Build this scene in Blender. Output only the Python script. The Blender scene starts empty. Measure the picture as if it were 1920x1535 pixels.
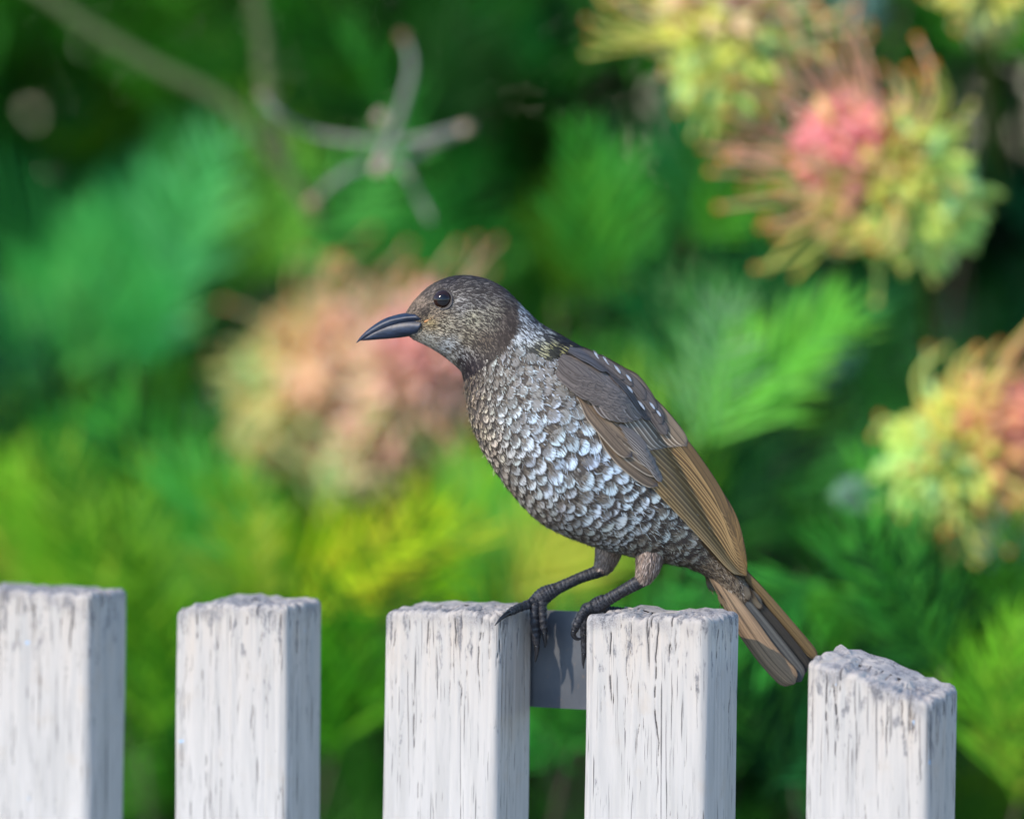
import bpy, math, random
import numpy as np
from mathutils import Vector, Matrix
from mathutils.bvhtree import BVHTree

random.seed(7)
RNG = np.random.default_rng(11)
rad = math.radians
scene = bpy.context.scene
COL = scene.collection

# ------------------------------------------------------------------ camera
S = 0.00025            # metres per photograph pixel in the plane of the bird (Y = 0)
D = 3.0                # camera distance to that plane
Z0 = 1.15              # height of the view centre in that plane
PITCH = rad(2.5)
cam_d = bpy.data.cameras.new('camera')
cam = bpy.data.objects.new('camera', cam_d)
COL.objects.link(cam)
CAMP = np.array([0.0, -D, Z0 + D * math.tan(PITCH)])
cam.location = CAMP
cam.rotation_euler = (math.pi / 2 - PITCH, 0, 0)
DIST = D / math.cos(PITCH)
cam_d.sensor_width = 36
cam_d.lens = 36 * DIST / (1920 * S)
cam_d.clip_start = 0.05
cam_d.clip_end = 500
cam_d.dof.use_dof = True
cam_d.dof.focus_distance = DIST - 0.022
cam_d.dof.aperture_fstop = 4.0
cam_d.dof.aperture_blades = 0
scene.camera = cam

# ------------------------------------------------------------------ sky, sun, exposure
SUN_AZ = rad(49)       # left of the line from the bird to the camera
SUN_EL = rad(36)
sun_vec = Vector((-math.sin(SUN_AZ) * math.cos(SUN_EL), -math.cos(SUN_AZ) * math.cos(SUN_EL), math.sin(SUN_EL)))
world = bpy.data.worlds.new('World')
scene.world = world
world.use_nodes = True
wn = world.node_tree
bg = wn.nodes['Background']
sky = wn.nodes.new('ShaderNodeTexSky')
sky.sky_type = 'NISHITA'
sky.sun_disc = False
sky.sun_elevation = SUN_EL
sky.sun_rotation = math.atan2(sun_vec.x, sun_vec.y)
sky.dust_density = 0.1
sky.ozone_density = 4.0
wn.links.new(sky.outputs[0], bg.inputs[0])
bg.inputs[1].default_value = 0.15
sun_d = bpy.data.lights.new('sun', 'SUN')
sun_d.energy = 2.0
sun_d.angle = rad(0.6)
sun_d.color = (1.0, 0.86, 0.70)
sun_o = bpy.data.objects.new('sun', sun_d)
COL.objects.link(sun_o)
sun_o.rotation_euler = sun_vec.to_track_quat('Z', 'Y').to_euler()
sun_o.location = (-3, -3, 4)
scene.view_settings.view_transform = 'Standard'
scene.view_settings.look = 'None'
scene.view_settings.gamma = 1
scene.view_settings.exposure = 1.17
scene.render.engine = 'CYCLES'
scene.cycles.use_denoising = True
try:
    scene.cycles.denoiser = 'OPENIMAGEDENOISE'
except Exception:
    pass
scene.cycles.max_bounces = 8
scene.cycles.transparent_max_bounces = 24


# ------------------------------------------------------------------ helpers
def P(px, py, Y):
    """world point seen at photograph pixel (px, py) at depth Y"""
    f = np.array([0, math.cos(PITCH), -math.sin(PITCH)])
    up = np.array([0, math.sin(PITCH), math.cos(PITCH)])
    d = f * (DIST / S) + np.array([1.0, 0, 0]) * (px - 960) - up * (py - 767.5)
    return CAMP + d * ((Y + D) / d[1])


def bw(p):
    """bird space (px, py, depth towards the camera in px) -> world, a plain linear map"""
    p = np.asarray(p, float)
    return np.stack([(p[..., 0] - 960) * S, -p[..., 2] * S, Z0 - (p[..., 1] - 767.5) * S], -1)


def hash2(i, j, seed):
    n = (i.astype(np.int64) * 374761393 + j.astype(np.int64) * 668265263 + seed * 974711) & 0x7fffffff
    n = ((n ^ (n >> 13)) * 1274126177) & 0x7fffffff
    return ((n ^ (n >> 16)) & 0xffff) / 65535.0


def vnoise(x, y, seed=0):
    x = np.asarray(x, float); y = np.asarray(y, float)
    x, y = np.broadcast_arrays(x, y)
    i = np.floor(x).astype(np.int64); j = np.floor(y).astype(np.int64)
    fx = x - i; fy = y - j
    fx = fx * fx * (3 - 2 * fx); fy = fy * fy * (3 - 2 * fy)
    a = hash2(i, j, seed); b = hash2(i + 1, j, seed); c = hash2(i, j + 1, seed); d = hash2(i + 1, j + 1, seed)
    return (a * (1 - fx) + b * fx) * (1 - fy) + (c * (1 - fx) + d * fx) * fy


def sstep(a, b, x):
    t = np.clip((x - a) / (b - a), 0, 1)
    return t * t * (3 - 2 * t)


def make(name, V, F, mat, parent=None, smooth=True, uv=None, attrs=None):
    """V (n,3); F list of faces or (m,k) array; uv per vertex (n,2); attrs name -> (n,) or (n,3)"""
    me = bpy.data.meshes.new(name)
    V = np.asarray(V, np.float64)
    if isinstance(F, np.ndarray):
        k = F.shape[1]
        me.vertices.add(len(V)); me.vertices.foreach_set('co', V.astype(np.float32).ravel())
        me.loops.add(F.size); me.loops.foreach_set('vertex_index', F.astype(np.int32).ravel())
        me.polygons.add(len(F)); me.polygons.foreach_set('loop_start', np.arange(0, F.size, k, dtype=np.int32))
        try:
            me.polygons.foreach_set('loop_total', np.full(len(F), k, dtype=np.int32))
        except Exception:
            pass
        me.update(calc_edges=True)
        li = F.ravel()
    else:
        me.from_pydata([tuple(v) for v in V], [], [tuple(int(q) for q in f) for f in F])
        li = np.array([q for f in F for q in f])
    if uv is not None:
        l = me.uv_layers.new(name='UVMap')
        l.data.foreach_set('uv', np.asarray(uv, np.float32)[li].ravel())
    for k_, a in (attrs or {}).items():
        a = np.asarray(a, np.float32)
        if a.ndim == 1:
            at = me.attributes.new(k_, 'FLOAT', 'POINT'); at.data.foreach_set('value', a)
        else:
            at = me.attributes.new(k_, 'FLOAT_COLOR', 'POINT')
            at.data.foreach_set('color', np.concatenate([a, np.ones((len(a), 1), np.float32)], 1).ravel())
    if smooth:
        me.polygons.foreach_set('use_smooth', np.ones(len(me.polygons), bool))
    me.validate()
    me.update()
    if mat:
        me.materials.append(mat)
    o = bpy.data.objects.new(name, me)
    COL.objects.link(o)
    if parent is not None:
        o.parent = parent
        o.matrix_parent_inverse = Matrix.Translation(-world_loc(parent))
    return o


def world_loc(o):
    v = Vector(o.location)
    while o.parent is not None:
        o = o.parent
        # parts keep world coordinates in their meshes, so only the root carries a location
    return Vector(o.location) if o.type == 'EMPTY' else v


def make_empty(name, loc, label, cat, group=None):
    o = bpy.data.objects.new(name, None)
    o.empty_display_size = 0.05
    COL.objects.link(o)
    o.location = loc
    o['label'] = label; o['category'] = cat
    if group:
        o['group'] = group
    return o


def part(name, V, F, mat, parent, **k):
    """mesh given in world coordinates under a parent (thing empty or a part of it)"""
    root = parent
    while root.parent is not None:
        root = root.parent
    off = np.array(root.location)
    o = make(name, np.asarray(V) - off, F, mat, None, **k)
    o.parent = parent
    return o


def catmull(pts, n):
    pts = np.asarray(pts, float)
    p = np.vstack([2 * pts[0] - pts[1], pts, 2 * pts[-1] - pts[-2]])
    t = np.linspace(0, len(pts) - 1 - 1e-9, n)
    i = t.astype(int); f = (t - i)[:, None]
    a, b, c, d = p[i], p[i + 1], p[i + 2], p[i + 3]
    return 0.5 * (2 * b + (c - a) * f + (2 * a - 5 * b + 4 * c - d) * f ** 2 + (3 * b - a - 3 * c + d) * f ** 3)


def grid_faces(n, m, close=False):
    i = np.arange(n - 1)[:, None]; mm = m if close else m - 1
    j = np.arange(mm)[None, :]; jn = (j + 1) % m
    return np.stack([i * m + j, i * m + jn, (i + 1) * m + jn, (i + 1) * m + j], -1).reshape(-1, 4)


def tube(path, radii, seg=8, squash=None):
    """closed tube round a path; returns V, F (list)"""
    path = np.asarray(path, float); n = len(path)
    r = np.broadcast_to(np.asarray(radii, float), (n,))
    t = np.gradient(path, axis=0); t /= np.linalg.norm(t, axis=1)[:, None] + 1e-12
    ref = np.array([0, 1.0, 0]) if abs(t[0, 1]) < 0.8 else np.array([1.0, 0, 0])
    u = np.cross(t[0], ref); u /= np.linalg.norm(u)
    us = []
    for k in range(n):
        u = u - t[k] * np.dot(u, t[k]); u /= np.linalg.norm(u) + 1e-12
        us.append(u)
    us = np.array(us); vs = np.cross(t, us)
    a = np.linspace(0, 2 * math.pi, seg, endpoint=False)
    V = path[:, None, :] + r[:, None, None] * (np.cos(a)[None, :, None] * us[:, None, :] + np.sin(a)[None, :, None] * vs[:, None, :])
    V = V.reshape(-1, 3)
    F = [list(f) for f in grid_faces(n, seg, True)]
    F.append(list(range(seg))[::-1]); F.append([(n - 1) * seg + k for k in range(seg)])
    return V, F


class Bag:
    """collects several shapes into one mesh, with per-vertex colour"""
    def __init__(s): s.V = []; s.F = []; s.C = []; s.n = 0
    def add(s, V, F, c=None):
        V = np.asarray(V, float)
        s.V.append(V); s.F += [[q + s.n for q in f] for f in F]
        if c is not None:
            c = np.asarray(c, float)
            s.C.append(np.broadcast_to(c, (len(V), 3)) if c.ndim == 1 else c)
        s.n += len(V)
    def out(s): return np.vstack(s.V), s.F, (np.vstack(s.C) if s.C else None)


# ------------------------------------------------------------------ node helper
class NT:
    def __init__(self, name):
        self.m = bpy.data.materials.new(name); self.m.use_nodes = True
        self.t = self.m.node_tree; self.b = self.t.nodes['Principled BSDF']
        self.out = self.t.nodes['Material Output']
    def n(self, typ, **k):
        x = self.t.nodes.new(typ)
        for a, v in k.items(): setattr(x, a, v)
        return x
    def link(self, a, b): self.t.links.new(a, b)
    def put(self, sock, v):
        if hasattr(v, 'links') or isinstance(v, bpy.types.NodeSocket): self.link(v, sock)
        else:
            if sock.type == 'RGBA' and len(v) == 3: v = (*v, 1)
            sock.default_value = v
    def math(self, op, a, b=0.0, c=None, clamp=False):
        x = self.n('ShaderNodeMath', operation=op, use_clamp=clamp)
        self.put(x.inputs[0], a); self.put(x.inputs[1], b)
        if c is not None: self.put(x.inputs[2], c)
        return x.outputs[0]
    def ss(self, lo, hi, x):
        r = self.n('ShaderNodeMapRange', interpolation_type='SMOOTHSTEP')
        self.put(r.inputs['Value'], x); self.put(r.inputs['From Min'], lo); self.put(r.inputs['From Max'], hi)
        return r.outputs[0]
    def mix(self, f, a, b, mode='MIX'):
        x = self.n('ShaderNodeMix', data_type='RGBA', blend_type=mode)
        self.put(x.inputs[0], f); self.put(x.inputs[6], a); self.put(x.inputs[7], b)
        return x.outputs[2]
    def attr(self, name, out='Fac'):
        return self.n('ShaderNodeAttribute', attribute_name=name).outputs[out]
    def noise(self, vec, scale, detail=2, rough=0.5, dist=0.0):
        x = self.n('ShaderNodeTexNoise')
        if vec is not None: self.link(vec, x.inputs['Vector'])
        x.inputs['Scale'].default_value = scale; x.inputs['Detail'].default_value = detail
        x.inputs['Roughness'].default_value = rough; x.inputs['Distortion'].default_value = dist
        return x.outputs[0]
    def xyz(self, x=0.0, y=0.0, z=0.0):
        c = self.n('ShaderNodeCombineXYZ')
        self.put(c.inputs[0], x); self.put(c.inputs[1], y); self.put(c.inputs[2], z)
        return c.outputs[0]
    def sep(self, v):
        s_ = self.n('ShaderNodeSeparateXYZ'); self.link(v, s_.inputs[0]); return s_.outputs
    def bump(self, h, strength=0.3, dist=0.001):
        b = self.n('ShaderNodeBump'); b.inputs['Strength'].default_value = strength; b.inputs['Distance'].default_value = dist
        self.link(h, b.inputs['Height']); self.link(b.outputs[0], self.b.inputs['Normal'])
    def set(self, **k):
        for a, v in k.items(): self.put(self.b.inputs[a.replace('_', ' ')], v)
        return self.m


def simple(name, col, rough=0.6, **k):
    t = NT(name)
    n_ = t.noise(t.n('ShaderNodeTexCoord').outputs['Object'], 60, 4)
    c = t.mix(t.ss(0.25, 0.75, n_), [x * 0.75 for x in col], [min(1, x * 1.2) for x in col])
    return t.set(Base_Color=c, Roughness=rough, **k)


# ---- materials
def mat_vcol(name, rough=0.6, trans=0.0, spec=0.3, sheen=0.0):
    t = NT(name)
    c = t.attr('col', 'Color')
    t.set(Base_Color=c, Roughness=rough)
    t.b.inputs['Specular IOR Level'].default_value = spec
    if trans > 0:
        tr = t.n('ShaderNodeBsdfTranslucent'); t.link(c, tr.inputs[0])
        mx = t.n('ShaderNodeMixShader'); mx.inputs[0].default_value = trans
        t.link(t.b.outputs[0], mx.inputs[1]); t.link(tr.outputs[0], mx.inputs[2]); t.link(mx.outputs[0], t.out.inputs[0])
    return t.m


def mat_scallop():
    t = NT('scalloped feather')
    uv = t.sep(t.n('ShaderNodeUVMap', uv_map='UVMap').outputs[0])
    u, v = uv[0], uv[1]
    rnd = t.attr('rnd'); lo = t.attr('lo'); ew = t.attr('ew')
    au = t.math('ABSOLUTE', u)
    off = t.math('MULTIPLY', rnd, 61.0)
    n1 = t.noise(t.xyz(t.math('MULTIPLY_ADD', u, 6.0, off), t.math('MULTIPLY', v, 0.9), off), 1.0, 3, 0.6)
    n2 = t.noise(t.xyz(t.math('MULTIPLY_ADD', u, 20.0, off), t.math('MULTIPLY', v, 1.3), off), 1.0, 2, 0.6)
    d1 = t.math('SUBTRACT', n1, 0.5); d2 = t.math('SUBTRACT', n2, 0.5)
    lo2 = t.math('ADD', t.math('MULTIPLY_ADD', d1, 0.5, lo), t.math('MULTIPLY', d2, 0.35))
    m1 = t.ss(lo2, t.math('ADD', lo2, 0.22), v)
    hi = t.math('ADD', t.math('SUBTRACT', 1.0, ew), t.math('MULTIPLY', d2, 0.38))
    edge = t.ss(hi, t.math('ADD', hi, 0.06), v)
    side = t.ss(0.72, 0.95, t.math('ADD', au, t.math('MULTIPLY', d2, 0.35)))
    spot = t.math('MULTIPLY', t.math('MULTIPLY', m1, t.math('SUBTRACT', 1.0, edge)), t.math('SUBTRACT', 1.0, side))
    base = t.attr('basec', 'Color'); sc = t.attr('spotc', 'Color')
    bc = t.mix(t.math('MULTIPLY', t.ss(0.35, 0.75, n2), 0.6), base, t.mix(0.45, base, sc))
    sc2 = t.mix(t.math('MULTIPLY', t.ss(0.5, 0.25, n2), 0.55), sc, t.mix(0.6, sc, base))
    c = t.mix(spot, bc, sc2)
    dark = t.math('MAXIMUM', edge, t.math('MULTIPLY', side, t.ss(0.4, 0.7, v)))
    c = t.mix(t.math('MULTIPLY', dark, 0.9), c, t.attr('edgec', 'Color'))
    t.set(Base_Color=c, Roughness=0.6)
    t.b.inputs['Specular IOR Level'].default_value = 0.25
    # frayed barb ends
    lim = t.math('SUBTRACT', 1.0, t.math('MULTIPLY', t.ss(0.35, 0.75, n2), 0.32))
    lims = t.math('SUBTRACT', 1.0, t.math('MULTIPLY', t.ss(0.35, 0.75, n1), 0.3))
    al = t.math('MULTIPLY', t.ss(t.math('ADD', lim, 0.02), t.math('SUBTRACT', lim, 0.07), v), t.ss(lims, t.math('SUBTRACT', lims, 0.12), au))
    t.put(t.b.inputs['Alpha'], al)
    t.bump(n2, 0.35, 0.0004)
    return t.m


def mat_quill():
    """wing and tail feathers: shaft, oblique barbs, pale outer edge"""
    t = NT('flight feather')
    uv = t.sep(t.n('ShaderNodeUVMap', uv_map='UVMap').outputs[0])
    u, v = uv[0], uv[1]
    au = t.math('ABSOLUTE', u); rnd = t.attr('rnd'); off = t.math('MULTIPLY', rnd, 43.0)
    ob = t.math('SUBTRACT', t.math('MULTIPLY', v, 70.0), t.math('MULTIPLY', au, 9.0))
    n1 = t.noise(t.xyz(ob, t.math('MULTIPLY', u, 1.5), off), 1.0, 3, 0.6)
    n2 = t.noise(t.xyz(t.math('MULTIPLY_ADD', u, 11.0, off), t.math('MULTIPLY', v, 1.6), off), 1.0, 3, 0.6)
    base = t.attr('basec', 'Color'); ec = t.attr('edgec', 'Color')
    c = t.mix(t.ss(0.3, 0.7, n2), t.mix(1.0, base, (0.62, 0.62, 0.64), 'MULTIPLY'), t.mix(1.0, base, (1.3, 1.27, 1.2), 'MULTIPLY'))
    c = t.mix(t.math('MULTIPLY', t.ss(0.45, 0.75, n1), 0.25), c, t.mix(1.0, base, (0.45, 0.45, 0.45), 'MULTIPLY'))
    sh = t.ss(0.07, 0.03, au)
    c = t.mix(t.math('MULTIPLY', sh, 0.6), c, (0.03, 0.022, 0.016))
    eu = t.math('ADD', u, t.math('MULTIPLY', t.math('SUBTRACT', n2, 0.5), 0.10))
    c = t.mix(t.math('MULTIPLY', t.ss(0.80, 0.93, eu), t.attr('pale')), c, ec)
    c = t.mix(t.math('MULTIPLY', t.ss(0.45, 0.80, eu), t.math('MULTIPLY', t.ss(0.86, 0.80, eu), 0.55)), c, (0.03, 0.022, 0.015))
    c = t.mix(t.math('MULTIPLY', t.ss(0.80, 0.95, t.math('MULTIPLY', eu, -1.0)), 0.6), c, (0.025, 0.02, 0.016))
    c = t.mix(t.math('MULTIPLY', t.ss(0.93, 0.99, v), t.attr('tip')), c, (0.05, 0.045, 0.05))
    t.set(Base_Color=c, Roughness=0.52)
    t.b.inputs['Specular IOR Level'].default_value = 0.22
    t.bump(n1, 0.25, 0.0003)
    return t.m


def mat_wood():
    t = NT('weathered whitewashed timber')
    co = t.n('ShaderNodeTexCoord').outputs['Object']
    x, y, z = t.sep(co)
    # grain stretched along the length
    g = t.xyz(t.math('MULTIPLY', x, 1.0), t.math('MULTIPLY', y, 1.0), t.math('MULTIPLY', z, 0.035))
    n1 = t.noise(g, 420, 4, 0.65, 0.3)
    g2 = t.xyz(x, y, t.math('MULTIPLY', z, 0.10))
    n2 = t.noise(g2, 150, 4, 0.6)
    n3 = t.noise(co, 60, 5, 0.6)
    fine = t.noise(co, 1300, 3, 0.7)
    crack = t.attr('crack'); top = t.attr('top')
    paint = t.mix(t.ss(0.3, 0.7, n2), (0.41, 0.393, 0.37), (0.50, 0.488, 0.472))
    paint = t.mix(t.math('MULTIPLY', t.ss(0.55, 0.8, n3), 0.5), paint, (0.42, 0.35, 0.28))
    paint = t.mix(t.math('MULTIPLY', t.attr('stain'), t.ss(0.25, 0.75, n2)), paint, (0.47, 0.40, 0.33))
    gl = t.xyz(t.math('ADD', x, t.math('MULTIPLY', n2, 0.0022)), y, t.math('MULTIPLY', z, 0.018))
    ln = t.noise(gl, 900, 2, 0.5)
    line = t.math('MULTIPLY', t.ss(0.63, 0.67, ln), t.ss(0.42, 0.56, t.noise(g2, 90, 3, 0.6)))
    lf = t.noise(t.xyz(t.math('ADD', x, t.math('MULTIPLY', n3, 0.0012)), y, t.math('MULTIPLY', z, 0.03)), 1250, 2, 0.5)
    line = t.math('MAXIMUM', line, t.math('MULTIPLY', t.ss(0.63, 0.67, lf), t.ss(0.45, 0.58, t.noise(g2, 130, 3, 0.6))))
    thin = t.ss(0.60, 0.70, t.math('ADD', n1, t.math('MULTIPLY', top, 0.10)))
    grey = t.mix(t.ss(0.3, 0.7, fine), (0.17, 0.16, 0.16), (0.36, 0.345, 0.335))
    c = t.mix(t.math('MULTIPLY', thin, 0.28), paint, grey)
    c = t.mix(t.math('MULTIPLY', line, 0.8), c, (0.06, 0.056, 0.056))
    worn = t.math('MULTIPLY', t.ss(0.35, 0.95, t.math('ADD', top, t.math('MULTIPLY', t.math('SUBTRACT', n2, 0.5), 1.1))), 0.85)
    c = t.mix(worn, c, t.mix(t.ss(0.42, 0.6, n3), grey, (0.42, 0.38, 0.34)))
    c = t.mix(t.math('MULTIPLY', t.ss(0.12, 0.6, t.math('ADD', crack, t.math('MULTIPLY', t.math('SUBTRACT', fine, 0.5), 0.5))), 0.93), c, (0.035, 0.032, 0.035))
    bl = t.noise(t.xyz(x, y, t.math('MULTIPLY', z, 0.35)), 210, 4, 0.65)
    c = t.mix(t.math('MULTIPLY', t.ss(0.56, 0.68, t.math('ADD', bl, t.math('MULTIPLY', t.math('SUBTRACT', t.attr('stain'), 0.75), 0.22))), 0.75), c, t.mix(t.ss(0.4, 0.6, fine), (0.07, 0.07, 0.08), (0.24, 0.235, 0.24)))
    blue = t.math('MULTIPLY', t.ss(0.76, 0.78, t.noise(co, 130, 2)), 0.8)
    c = t.mix(blue, c, (0.30, 0.50, 0.75))
    t.set(Base_Color=c, Roughness=0.8)
    t.b.inputs['Specular IOR Level'].default_value = 0.2
    h = t.math('ADD', t.math('MULTIPLY', n1, 0.6), t.math('MULTIPLY', fine, 0.25))
    t.bump(h, 0.5, 0.0006)
    return t.m


def mat_steel():
    t = NT('galvanised steel')
    co = t.n('ShaderNodeTexCoord').outputs['Object']
    n1 = t.noise(co, 300, 4, 0.6); n2 = t.noise(co, 40, 4)
    c = t.mix(t.ss(0.3, 0.7, n2), (0.065, 0.075, 0.092), (0.11, 0.12, 0.135))
    c = t.mix(t.math('MULTIPLY', t.ss(0.6, 0.75, n1), 0.35), c, (0.22, 0.15, 0.10))
    t.set(Base_Color=c, Roughness=0.55, Metallic=0.35)
    t.bump(n1, 0.15, 0.0003)
    return t.m


def mat_scale_skin():
    t = NT('black scaly skin')
    co = t.n('ShaderNodeTexCoord').outputs['Object']
    vor = t.n('ShaderNodeTexVoronoi', feature='DISTANCE_TO_EDGE'); vor.inputs['Scale'].default_value = 700
    t.link(co, vor.inputs['Vector'])
    n1 = t.noise(co, 350, 3)
    ring = t.attr('ring')
    c = t.mix(t.ss(0.35, 0.7, n1), (0.005, 0.005, 0.007), (0.018, 0.019, 0.025))
    c = t.mix(t.math('MULTIPLY', ring, 0.8), c, (0.10, 0.105, 0.12))
    c = t.mix(t.math('MULTIPLY', t.ss(0.08, 0.02, vor.outputs['Distance']), 0.25), c, (0.14, 0.14, 0.15))
    t.set(Base_Color=c, Roughness=0.5)
    t.b.inputs['Specular IOR Level'].default_value = 0.3
    t.bump(vor.outputs['Distance'], 0.5, 0.0005)
    return t.m


def mat_beak():
    t = NT('blue black horn')
    co = t.n('ShaderNodeTexCoord').outputs['Object']
    st = t.noise(t.xyz(t.math('MULTIPLY', t.sep(co)[0], 0.12), t.sep(co)[1], t.sep(co)[2]), 900, 3, 0.6)
    n1 = t.noise(co, 500, 4)
    c = t.mix(t.ss(0.3, 0.75, st), (0.006, 0.011, 0.025), (0.022, 0.036, 0.07))
    c = t.mix(t.attr('gape'), c, (0.35, 0.16, 0.04))
    t.set(Base_Color=c, Roughness=t.math('MULTIPLY_ADD', n1, 0.2, 0.36))
    t.bump(st, 0.15, 0.0003)
    return t.m


M_SCALLOP = mat_scallop(); M_QUILL = mat_quill(); M_WOOD = mat_wood(); M_STEEL = mat_steel()
M_SKIN = mat_scale_skin(); M_BEAK = mat_beak()
M_STRAND = mat_vcol('fine plumage', 0.65, 0.0, 0.2)
M_BODY = simple('grey brown down', (0.075, 0.062, 0.052), 0.8)
M_CLAW = simple('black claw', (0.012, 0.012, 0.014), 0.25)
M_LEAF = mat_vcol('leaf', 0.55, 0.35, 0.12)
M_FLOWER = mat_vcol('flower', 0.55, 0.28, 0.12)
M_BARK = simple('shrub bark', (0.16, 0.12, 0.09), 0.9)

# ------------------------------------------------------------------ ground
t = NT('mulch and grass')
co = t.n('ShaderNodeTexCoord').outputs['Object']
c = t.mix(t.ss(0.4, 0.6, t.noise(co, 2.0, 5)), (0.06, 0.045, 0.03), (0.05, 0.09, 0.025))
c = t.mix(t.ss(0.4, 0.7, t.noise(co, 60.0, 4)), c, (0.03, 0.03, 0.018))
M_GROUND = t.set(Base_Color=c, Roughness=0.95)
gx = np.concatenate([-np.geomspace(200, 1, 14), np.linspace(-0.9, 0.9, 20), np.geomspace(1, 200, 14)])
GX, GY = np.meshgrid(gx, gx)
GZ = (vnoise(GX * 2 + 50, GY * 2 + 50, 3) - 0.5) * 0.05 * (np.abs(GX) < 30)
g = make('ground', np.stack([GX, GY, GZ], -1).reshape(-1, 3), grid_faces(48, 48), M_GROUND)
g['kind'] = 'structure'

t = NT('pale bounce slab')
co = t.n('ShaderNodeTexCoord').outputs['Object']
c = t.mix(t.ss(0.35, 0.65, t.noise(co, 3.0, 6, 0.65)), (0.42, 0.41, 0.39), (0.50, 0.485, 0.46))
c = t.mix(t.math('MULTIPLY', t.ss(0.6, 0.75, t.noise(co, 40.0, 5, 0.7)), 0.4), c, (0.36, 0.35, 0.33))
M_BOUNCE = t.set(Base_Color=c, Roughness=0.9)
t.bump(t.noise(co, 160.0, 4), 0.3, 0.002)
# unseen pale slabs added in front of the fence to bounce light up
SL = []
for i in range(-5, 6):
    x0, x1 = i * 1.5 + 0.006, (i + 1) * 1.5 - 0.006
    for y0, y1 in ((-2.6, -0.45), (-4.8, -2.612)):
        SL.append((x0, x1, y0, y1))
path = None
bmv = []; bmf = []
for x0, x1, y0, y1 in SL:
    n0 = len(bmv)
    bmv += [(x, y, z) for z in (-0.03, 0.075) for x, y in ((x0, y0), (x1, y0), (x1, y1), (x0, y1))]
    bmf += [[n0 + q for q in f] for f in ((4, 5, 6, 7), (0, 1, 5, 4), (1, 2, 6, 5), (2, 3, 7, 6), (3, 0, 4, 7))]
path = make('path', [(-7.52, -4.82, 0.045), (9.02, -4.82, 0.045), (9.02, -0.43, 0.045), (-7.52, -0.43, 0.045)], [(0, 1, 2, 3)], M_GROUND, smooth=False)  # added base under the light-bouncing slabs, out of view
path['kind'] = 'structure'
for k in range(len(SL)):
    o = make('bounce_slab', bmv[8 * k:8 * k + 8], [[q - 8 * k for q in f] for f in bmf[5 * k:5 * k + 5]], M_BOUNCE, smooth=False)
    o.parent = path

# ------------------------------------------------------------------ fence
FA = rad(27)
U = np.array([math.cos(FA), -math.sin(FA), 0]); N = np.array([-math.sin(FA), -math.cos(FA), 0])
TH = 0.037
FO = np.array([(1048 - 960) * S, 0.0, 0.0])
fence = make_empty('picket_fence', (FO[0], 0, 0), 'weathered white timber picket fence with a small bird perched on top', 'fence')


def solve_u(px, depth_side):
    """distance along the fence where the front (+1) or rear (-1) face edge shows at px"""
    lo, hi = -1.0, 1.0
    for _ in range(60):
        m = (lo + hi) / 2
        q = FO + U * m + N * depth_side * TH / 2
        d = q - CAMP
        x = 960 + d[0] / (d[1] * math.cos(PITCH)) * (DIST / S)
        if x < px: lo = m
        else: hi = m
    return (lo + hi) / 2


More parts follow.
